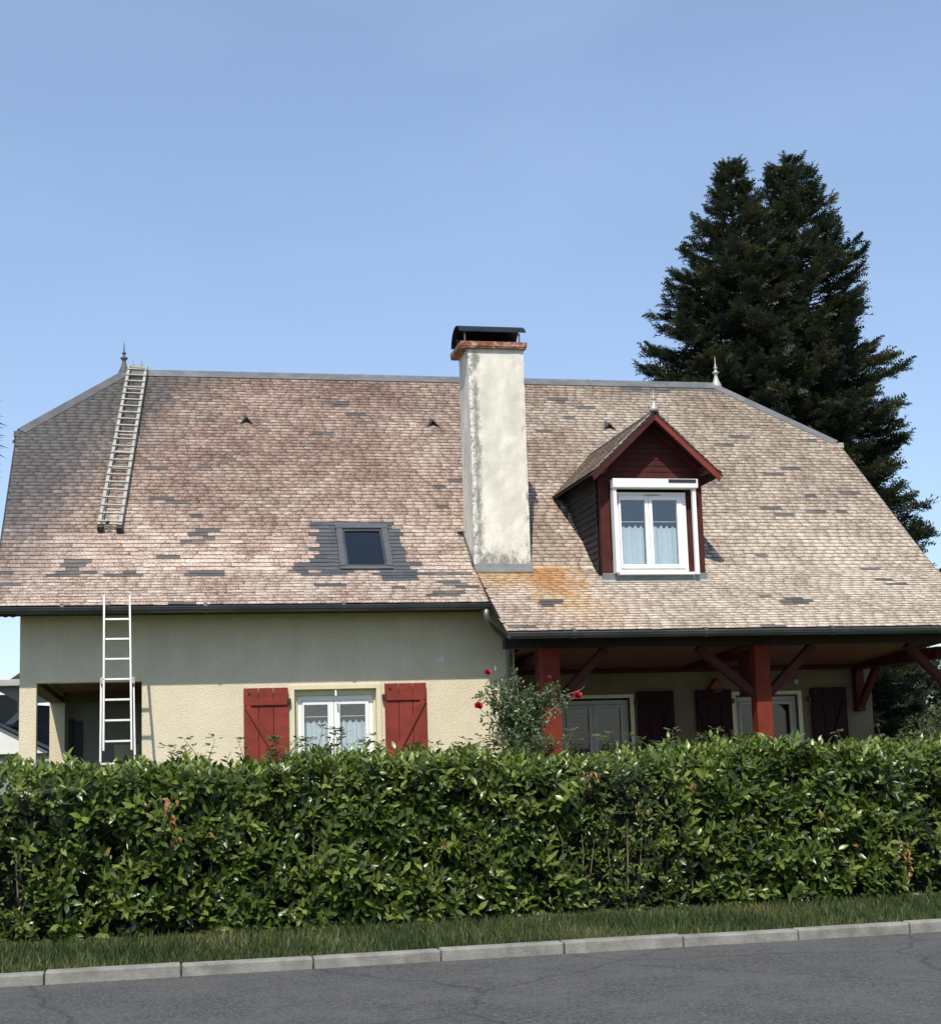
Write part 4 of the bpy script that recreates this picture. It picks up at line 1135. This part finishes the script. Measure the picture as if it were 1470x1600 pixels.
# dead, rust-brown shoots
def dead(x, z0, z1, n, lab, s=.09):
    Pd = np.stack([x + rng.normal(0, .045, n), np.full(n, HY0 - .14) + rng.normal(0, .02, n), rng.uniform(z0, z1, n)], 1)
    Dd = np.stack([rng.normal(0, .45, n), np.full(n, -.25) + rng.normal(0, .3, n), np.full(n, -1.)], 1)
    Bd = basis(Dd, rng.normal(0, 1, (n, 3)) + np.array([[0, -1.5, 0]]))
    V, F = scatter(LT, LF, Pd, Bd, rng.uniform(.7, 1.1, n) * s)
    o = np_mesh('dead_leaves', V, F, 'dead_leaf', hedge, smooth=True)
    o['label'] = lab
dead(1.93, 1.02, 1.34, 44, 'large clump of rust brown dead leaves below the aluminium ladder')
dead(2.02, .93, .97, 3, 'single hanging dead leaf beside the large brown clump', .12)
dead(7.12, 1.18, 1.30, 5, 'small brown dead leaves under the dark shutters', .07)
dead(6.0, 1.28, 1.42, 14, 'dry reddish leaves near the hedge top by the rose bush', .06)
dead(8.42, .86, .93, 3, 'pale dry leaf in the hedge face', .07)
dead(9.32, .28, .62, 22, 'drooping dry brown spray low at the right end of the hedge', .06)
dead(6.55, .95, 1.1, 5, 'small dry leaves in the middle of the hedge', .05)

# ------------------------------------------------------------------ bramble shoots over the hedge
def bramble(x, z, n, spread, lab, y=-7.0, leafs=.052):
    n = int(n * 1.5 + .5)
    t = thing('bramble_shoot', lab, 'plant', (x, y, 1.35), group='wild shoots growing out of the hedge top')
    st = MB(); P = []; D = []; Nn = []
    for i in range(n):
        bx_ = x + rng.uniform(-spread, spread); h_ = (z + .07 - 1.35) * rng.uniform(.65, 1.0)
        dx = rng.normal(0, .18)
        pts = [Vector((bx_ + dx * (q / 6) ** 1.5 * 1.2, y + rng.normal(0, .01), 1.35 + h_ * q / 6)) for q in range(7)]
        st.tube(pts, [.006, .0055, .005, .0045, .004, .003, .002], 5)
        for q in range(1, 7):
            for s in range(3 if q < 6 else 5):
                P.append(pts[q]); a = rng.uniform(0, 6.28)
                D.append((math.cos(a), math.sin(a) * .8, rng.uniform(-.1, .7))); Nn.append((rng.normal(0, .3), rng.normal(-.2, .3), 1))
    P = np.array([tuple(p) for p in P]); D = np.array(D); Nn = np.array(Nn); k_ = len(P)
    # compound: 3 leaflets on a short stalk
    D = D / np.linalg.norm(D, axis=1, keepdims=True)
    PP = []; DD = []; NN = []; SS = []
    for off, rot in ((.055, 0), (.030, .9), (.030, -.9)):
        c, s = math.cos(rot), math.sin(rot)
        Dr = np.stack([D[:, 0] * c - D[:, 1] * s, D[:, 0] * s + D[:, 1] * c, D[:, 2]], 1)
        PP.append(P + D * off); DD.append(Dr); NN.append(Nn); SS.append(rng.uniform(.7, 1.2, k_) * leafs)
    PP, DD, NN, SS = map(np.concatenate, (PP, DD, NN, SS))
    V, F = scatter(LT * np.array([1.35, 1, 1]), LF, PP, basis(DD, NN), SS)
    st.build('stem', 'twig', t)
    tn = rng.beta(2, 2, len(PP))
    np_mesh('leaves', V, F, 'bramble_leaf', t, rep(np.stack([tn] * 3, 1), len(LF)), smooth=True, kind='stuff')
bramble(2.32, 1.80, 3, .10, 'spindly shoot above the hedge just left of the left red shutter')
bramble(2.86, 1.74, 6, .18, 'bushy shoots rising in front of the left red shutter')
bramble(3.46, 1.86, 4, .10, 'tall leafy shoot in front of the left half of the curtained window')
bramble(3.86, 1.76, 3, .10, 'shoot in front of the right half of the curtained window')
bramble(4.28, 1.66, 2, .06, 'short thin shoot just right of the curtained window')
bramble(4.76, 1.66, 1, .03, 'single thin sprig at the foot of the right red shutter')
bramble(5.12, 1.72, 5, .16, 'arching dark stemmed shoots left of the rose bush')
bramble(5.72, 1.74, 9, .28, 'dense leafy mound at the foot of the rose bush')
bramble(6.62, 1.70, 4, .16, 'shoots in front of the blind covered porch window')
bramble(7.08, 1.76, 3, .10, 'pair of pale shoots left of the first dark shutter')
bramble(7.46, 1.74, 2, .06, 'slender shoot in front of the first dark shutter')
bramble(7.86, 1.72, 3, .08, 'slender shoot between the first two dark shutters')
bramble(8.55, 1.66, 3, .14, 'low shoots around the foot of the middle porch post')
bramble(9.1, 1.68, 3, .12, 'low shoots in front of the last dark shutter')
bramble(9.9, 1.62, 7, .45, 'low tangle at the far right end of the hedge', leafs=.035)

# ------------------------------------------------------------------ rose bush
rose = thing('rose_bush', 'climbing rose with dark red flowers at the left corner of the porch', 'rose bush', (6.66, -2.0, .3))
rs = MB()
rs.tube([(6.72, -2.0, .3), (6.70, -2.0, 1.2), (6.69, -2.0, 1.8), (6.66, -2.0, 2.2)], [.06, .055, .045, .03], 10)
rs.build('trunk', 'grey_bark', rose)
cn = MB(); tips = []
cent = [((6.62, -2.0, 2.25), (.38, .3, .55), 34), ((7.17, -2.0, 2.36), (.32, .22, .20), 14), ((6.75, -2.0, 1.75), (.5, .3, .25), 18), ((6.30, -2.0, 2.25), (.16, .2, .35), 5)]
P = []
for (c, r_, n) in cent:
    for i in range(n):
        a = rng.normal(0, 1, 3); a /= np.linalg.norm(a); q = rng.uniform(.4, 1) ** .5
        e = np.array(c) + a * np.array(r_) * q
        s0 = np.array([6.69, -2.0, rng.uniform(1.5, 2.1)])
        m = (s0 + e) / 2 + np.array([0, rng.normal(0, .05), .12])
        cn.tube([s0, m, e], [.008, .006, .003], 5)
        for t in np.linspace(.35, 1, 9):
            pp = (1 - t) ** 2 * s0 + 2 * t * (1 - t) * m + t * t * e
            for k_ in range(3): P.append(pp + rng.normal(0, .035, 3))
cn.tube([(6.7, -2, 1.9), (6.35, -2, 2.45), (6.28, -2.02, 2.68)], [.007, .005, .003], 5); cn.tube([(6.7, -2, 1.7), (6.3, -2, 2.1), (6.14, -2.02, 2.24)], [.007, .005, .003], 5)
cn.tube([(6.95, -1.95, 1.55), (7.06, -1.95, 1.9), (7.2, -2, 2.2), (7.5, -2.0, 2.34)], [.012, .010, .007, .004], 6); cn.tube([(7.3, -2, 2.35), (7.6, -2, 2.45), (7.66, -2, 2.5)], [.005, .004, .002], 5)
cn.build('canes', 'grey_bark', rose)
P = np.array(P); k_ = len(P)
PP = np.concatenate([P + rng.normal(0, .02, P.shape) for _ in range(3)])
n = len(PP)
V, F = scatter(LT * np.array([1.4, 1, 1]), LF, PP, basis(rng.normal(0, 1, (n, 3)) + np.array([[0, -.3, .1]]), rng.normal(0, .6, (n, 3)) + np.array([[0, -.4, .8]])), rng.uniform(.035, .065, n))
tn = rng.beta(2, 2, n)
np_mesh('leaves', V, F, 'rose_leaf', rose, rep(np.stack([tn] * 3, 1), len(LF)), smooth=True, kind='stuff')
def flower(c, r, lab):
    n = 30
    i = np.arange(n); a = i * 2.4; tilt = .25 + 1.15 * (i / n)
    ax = np.array([.1, -.75, .65]); ax /= np.linalg.norm(ax)
    u = np.cross(ax, [0, 0, 1.]); u /= np.linalg.norm(u); v = np.cross(ax, u)
    rad = np.cos(a)[:, None] * u + np.sin(a)[:, None] * v
    D = ax * np.cos(tilt)[:, None] + rad * np.sin(tilt)[:, None]
    Nn = -rad * np.cos(tilt)[:, None] + ax * np.sin(tilt)[:, None]
    Tm = LT * np.array([2.1, 1, 1]); Tm[:, 2] += .30 * Tm[:, 1] ** 2
    V, F = scatter(Tm, LF, np.array([c] * n) + rad * (r * .12), basis(D, Nn), r * (.55 + .5 * i / n))
    o = np_mesh('flower', V, F, 'rose_petal', rose, smooth=True); o['label'] = lab
flower((6.27, -2.08, 2.70), .060, 'upper left red rose against the shaded wall')
flower((6.13, -2.08, 2.25), .072, 'lower left full red rose')
flower((7.52, -2.08, 2.36), .076, 'red rose to the right of the first porch post')
flower((7.13, -2.08, 2.62), .030, 'red rosebud at the top of the right lobe')

# ------------------------------------------------------------------ firs
TW = []; TWF = []
def twig_template():
    """a flat spray of pointed side shoots, all triangles; length 1 along y"""
    v = [(-.04, 0, 0), (.04, 0, 0), (0, 1, 0)]; f = [(0, 1, 2)]
    for i, t in enumerate((.10, .30, .50, .70, .88)):
        L = .40 * (1.08 - t) + .13
        for s in (-1, 1):
            b = len(v); zz_ = .06 if i % 2 else -.02
            v += [(0, t - .02, 0), (0, t + .15, 0), (s * L * .80, t + L * .64, zz_)]
            f.append((b, b + 1, b + 2))
    for t in (.3, .65):
        b = len(v); v += [(0, t, 0), (0, t + .14, 0), (0, t + .26, .18)]; f.append((b, b + 1, b + 2))
    return np.array(v, float), np.array(f)
TT, TF_ = twig_template()
def fir(base, H, prof, label, seed, lean=(0, 0)):
    rg = np.random.default_rng(seed)
    t = thing('fir_tree', label, 'fir tree', base, group='tall dark firs behind the house')
    b = np.array(base, float)
    tr = MB(); pts = []; rs_ = []
    for i in range(13):
        q = i / 12; pts.append((b[0] + lean[0] * q * H, b[1] + lean[1] * q * H, b[2] + H * q)); rs_.append(.30 * (1 - q) + .02)
    tr.tube(pts, rs_, 12).build('trunk', 'bark', t)
    limbs = MB(); P = []; D = []; Nn = []; Sc = []; Tn = []
    h = .9
    while h < H - .12:
        q = h / H
        rr_ = np.interp(H - h, [p[0] for p in prof], [p[1] for p in prof])
        nb = 7 + int(min(10, rr_ * 3.5))
        a0 = rg.uniform(0, 6.28)
        for j in range(nb):
            a = a0 + j * 6.283 / nb + rg.normal(0, .22)
            L = rr_ * (rg.uniform(.62, .98) if rg.random() < .85 else rg.uniform(.95, 1.12)); h_j = rg.uniform(-.14, .14)
            o_ = np.array([b[0] + lean[0] * h, b[1] + lean[1] * h, b[2] + h + h_j])
            dirh = np.array([math.cos(a), math.sin(a), 0])
            rise = .34 * (1 if q > .75 else .6) + rg.normal(0, .06); droop = .15 if q > .6 else .24
            side = np.array([-dirh[1], dirh[0], 0])
            def pt(u): return o_ + dirh * L * u + np.array([0, 0, 1]) * L * (rise * u - droop * u * u + .14 * u ** 4)
            limbs.tube([pt(0), pt(.35), pt(.7), pt(1.)], [.018 + L * .010, .014 + L * .006, .010, .004], 5, cap=False)
            nt_ = max(6, int(L / .105))
            clump = rg.normal(0, .2)
            for m in range(nt_):
                u = .30 + .72 * ((m + rg.random()) / nt_) ** .8
                u = min(u, 1.0)
                p = pt(u); tg_ = pt(min(1.05, u + .05)) - pt(u - .05); tg_ /= np.linalg.norm(tg_)
                for s in (-1, 1, 0) if m % 2 else (-1, 1):
                    ln = (.26 + .07 * L * (1 - u * .3)) * rg.uniform(.65, 1.3)
                    if s == 0: dv = tg_ + np.array([0, 0, rg.uniform(.1, .7)]); 
                    else: dv = tg_ * .75 + side * s * rg.uniform(.55, .95) + np.array([0, 0, rg.uniform(-.45, .55)])
                    P.append(p + rg.normal(0, .03, 3)); D.append(dv); Sc.append(min(ln, .52))
                    Nn.append(np.array([0, 0, 1]) + rg.normal(0, .45, 3)); Tn.append(np.clip(rg.beta(2, 2.6) + clump, 0, 1))
            P.append(pt(.95)); D.append(tg_ + np.array([0, 0, .3])); Sc.append(.34); Nn.append(np.array([0, 0, 1.]) + rg.normal(0, .3, 3)); Tn.append(.6)
        h += .24 + .09 * min(1, rr_ / 2)
    # leader
    topc = np.array([b[0] + lean[0] * H, b[1] + lean[1] * H, b[2] + H])
    for j in range(16):
        P.append(topc + np.array([0, 0, -.9 + j * .06])); D.append(rg.normal(0, .5, 3) + np.array([0, 0, 1.0])); Sc.append(.28); Nn.append(rg.normal(0, 1, 3)); Tn.append(.5)
    limbs.build('branches', 'bark', t)['kind'] = 'stuff'
    P = np.array(P); n = len(P)
    V, F = scatter(TT, TF_, P, basis(np.array(D), np.array(Nn)), np.array(Sc))
    np_mesh('foliage', V, F, 'fir_needles', t, rep(np.stack([np.array(Tn)] * 3, 1), len(TF_)), kind='stuff')
    print('fir twigs', n)
fir((18.62, 18.0, .2), 18.4, [(0, .2), (1.0, .62), (2, 1.05), (4.0, 1.95), (6.0, 2.5), (9, 2.8), (18.4, 3.0)], 'dark green fir with a narrow tip, the left one of the two behind the house', 5)
fir((20.78, 18.6, .2), 18.95, [(0, .25), (1.0, .85), (2, 1.2), (4.0, 1.85), (6.0, 2.3), (8, 2.75), (10, 2.95), (12, 3.1), (18.9, 3.3)], 'dark green fir, the right and broader one of the two behind the house', 9)
# ------------------------------------------------------------------ shrubs, hillside, palm
def leafcloud(name, label, cat, c, r_, n, mat, s, seed, group=None, trunk=True, noise=.35):
    rg = np.random.default_rng(seed)
    t = thing(name, label, cat, (c[0], c[1], .2), group=group)
    if trunk:
        MB().tube([(c[0], c[1], .2), (c[0] + .1, c[1], c[2] * .6), (c[0], c[1], c[2])], [.14, .10, .05], 8).build('trunk', 'bark', t)
    lob = rg.normal(0, 1, (22, 3)); lob /= np.linalg.norm(lob, axis=1, keepdims=True)
    lc = np.array(c) + lob * np.array(r_) * rg.uniform(.35, .85, (22, 1))
    k_ = rg.integers(0, 22, n)
    a = rg.normal(0, 1, (n, 3)); a /= np.linalg.norm(a, axis=1, keepdims=True)
    P = lc[k_] + a * np.array(r_) * noise * rg.uniform(.5, 1.0, (n, 1))
    V, F = scatter(ST, SF, P, basis(a + rg.normal(0, .6, (n, 3)), a + rg.normal(0, .5, (n, 3)) + np.array([[0, 0, .5]])), rg.uniform(.7, 1.3, n) * s)
    tn = (rg.beta(2, 2, n) * .7 + (k_ % 5) * .06).clip(0, 1)
    np_mesh('crown', V, F, mat, t, np.stack([tn] * 3, 1), kind='stuff')
leafcloud('shrub', 'olive green feathery bush at the right edge beside the hedge', 'bush', (17.15, 5.5, 1.35), (.85, .9, .85), 9000, 'shrub_leaf', .07, 21)
leafcloud('shrub', 'pale dry green bush further back at the right edge', 'bush', (19.9, 9.5, 1.5), (1.1, 1.1, 1.2), 9000, 'shrub_leaf', .08, 22)
for i, (x, y, z, rx, rz) in enumerate(((33, 52, 3.6, 5, 4.2), (42, 60, 4.0, 5.5, 4.6), (50, 58, 3.4, 5, 4.0), (38, 74, 6.0, 6.5, 5.5), (50, 80, 6, 7, 6), (60, 74, 5.0, 6.5, 5.2))):
    labs = ['rounded green tree nearest the house end on the far slope', 'broad green tree in the middle of the far slope', 'green tree on the right of the lower far slope',
            'taller green tree higher on the far slope', 'large crowned tree at the top of the far slope', 'green tree furthest right on the far slope']
    leafcloud('broadleaf_tree', labs[i], 'tree', (x, y, z), (rx, rx * .8, rz), 9000, 'hill_leaf', .42, 40 + i, group='trees on the slope behind the garden')
hm = MB(); vs = []; fs = []
nx_, ny_ = 50, 14
for j in range(ny_ + 1):
    for i in range(nx_ + 1):
        x = -60 + 260 * i / nx_; y = 90 + 160 * j / ny_
        z = .1 + (10 * (j / ny_) ** 1.2) * (.35 + .65 / (1 + math.exp(-(x - 45) / 14))) * (1 - .2 * math.sin(x * .05))
        vs.append((x, y, z))
for j in range(ny_):
    for i in range(nx_): fs.append((j * (nx_ + 1) + i, j * (nx_ + 1) + i + 1, (j + 1) * (nx_ + 1) + i + 1, (j + 1) * (nx_ + 1) + i))
setp(hm.add(vs, fs).build('hillside', 'grass_ground', None, smooth=True), kind='structure')

palm = thing('palm_tree', 'dark spiky palm whose leaf tips poke in at the left edge above the eaves', 'palm tree', (-0.88, -6.0, .3))
MB().tube([(-0.88, -6.0, .3), (-0.87, -6.0, 2.6), (-0.86, -6.0, 4.98)], [.16, .13, .12], 12).build('trunk', 'bark', palm)
rg = np.random.default_rng(4); pm = MB()
hubp = Vector((-0.86, -6.0, 4.98))
Pp = []; Dp = []; Np = []; Sp = []
for i in range(15):
    a = i * 2.4; el = rg.uniform(-.2, .9)
    d = Vector((math.cos(a) * math.cos(el), math.sin(a) * math.cos(el), math.sin(el)))
    if i == 0: d = Vector((.98, 0, .12))
    if i == 1: d = Vector((.97, -.05, .50))
    e = hubp + d * .62
    pm.tube([hubp, e], [.02, .012], 6)
    side = d.cross(Vector((0, 0, 1))).normalized(); upd = side.cross(d)
    for j in range(17):
        an = (j - 8) * .17
        dd2 = (d * math.cos(an) + upd * math.sin(an) * .9 + side * rg.normal(0, .12) + Vector((0, 0, -.12)))
        Pp.append(tuple(e)); Dp.append(tuple(dd2)); Np.append(tuple(side + Vector((0, 0, .3)))); Sp.append(rg.uniform(.50, .60))
pm.build('stalks', 'dark_twig', palm)
V, F = scatter(LT * np.array([.16, 1, 1.4]), LF, np.array(Pp), basis(np.array(Dp), np.array(Np)), np.array(Sp))
np_mesh('leaf_fans', V, F, 'palm_leaf', palm, rep(rng.uniform(0, 1, (len(Pp), 3)), len(LF)), kind='stuff')

# ------------------------------------------------------------------ neighbouring house on the left
nb_ = thing('neighbouring_house', 'white neighbouring house with dark gutters glimpsed between the carport pillars', 'house', (-2.5, 13.0, .2))
Yn = 12.0
def npoly(pts, mat, name, y=Yn, dep=.15): return MB().prism([(x, y, z) for x, z in pts], (0, dep, 0)).build(name, mat, nb_)
# nearer outbuilding: white gable, dark base line, grey wall with a window
npoly([(-4.6, 1.93), (-.28, 1.93), (-2.45, 3.11)], 'white_wall', 'gable', 12.0, .2)
npoly([(-4.7, 1.90), (.0, 1.90), (.0, 1.93), (-4.7, 1.93)], 'dark_plastic', 'base_line', 11.97, .2)
npoly([(-4.6, .2), (-.1, .2), (-.1, 1.898), (-4.6, 1.898)], 'grey_wall', 'wall', 12.05, .2)
wn = npoly([(-.50, 1.2), (-.24, 1.2), (-.24, 1.80), (-.50, 1.80)], 'dull_white', 'window', 11.99, .055)
npoly([(-.46, 1.25), (-.28, 1.25), (-.28, 1.75), (-.46, 1.75)], 'navy_slate', 'pane', 11.98, .008)
MB().prism([(-2.45, 11.9, 3.13), (-.14, 11.9, 1.90), (-.14, 15.0, 1.90), (-2.45, 15.0, 3.13)], (0, 0, .045)).build('roof', 'navy_slate', nb_)
# taller wing behind
MB().box(-6, -1.15, 14.2, 16, .2, 3.3).build('wall', 'grey_wall', nb_)
MB().prism([(-2.2, 14.05, 1.95), (-.75, 14.05, 3.22), (-.75, 14.05, 3.05), (-2.0, 14.05, 1.95)], (0, .12, 0)).build('barge_board', 'white_wall', nb_)
MB().prism([(-1.15, 14.2, .2), (-.1, 14.2, .2), (-.1, 14.2, 3.0), (-.75, 14.2, 3.05), (-1.15, 14.2, 2.75)], (0, .2, 0)).build('wall', 'navy_slate', nb_)
MB().tube([(-6, 13.95, 2.56), (-.95, 13.95, 2.56)], .055, 10).build('gutter', 'gutter_metal', nb_)
MB().box(-6, -.3, 12.6, 14.1, 3.42, 3.56).build('canopy_edge', 'dull_white', nb_, .01)
MB().prism([(-6, 12.65, 3.56), (-1.2, 12.65, 3.56), (-.5, 12.65, 4.05), (-.5, 12.65, 3.56)], (0, 1.4, 0)).build('canopy_roof', 'roof_underlay', nb_)
MB().prism([(-6, 13.0, 3.40), (-.4, 13.0, 3.40), (-.4, 13.0, 3.06), (-.95, 13.0, 3.03), (-1.5, 13.0, 3.35)], (0, .1, 0)).build('soffit', 'grey_wall', nb_)
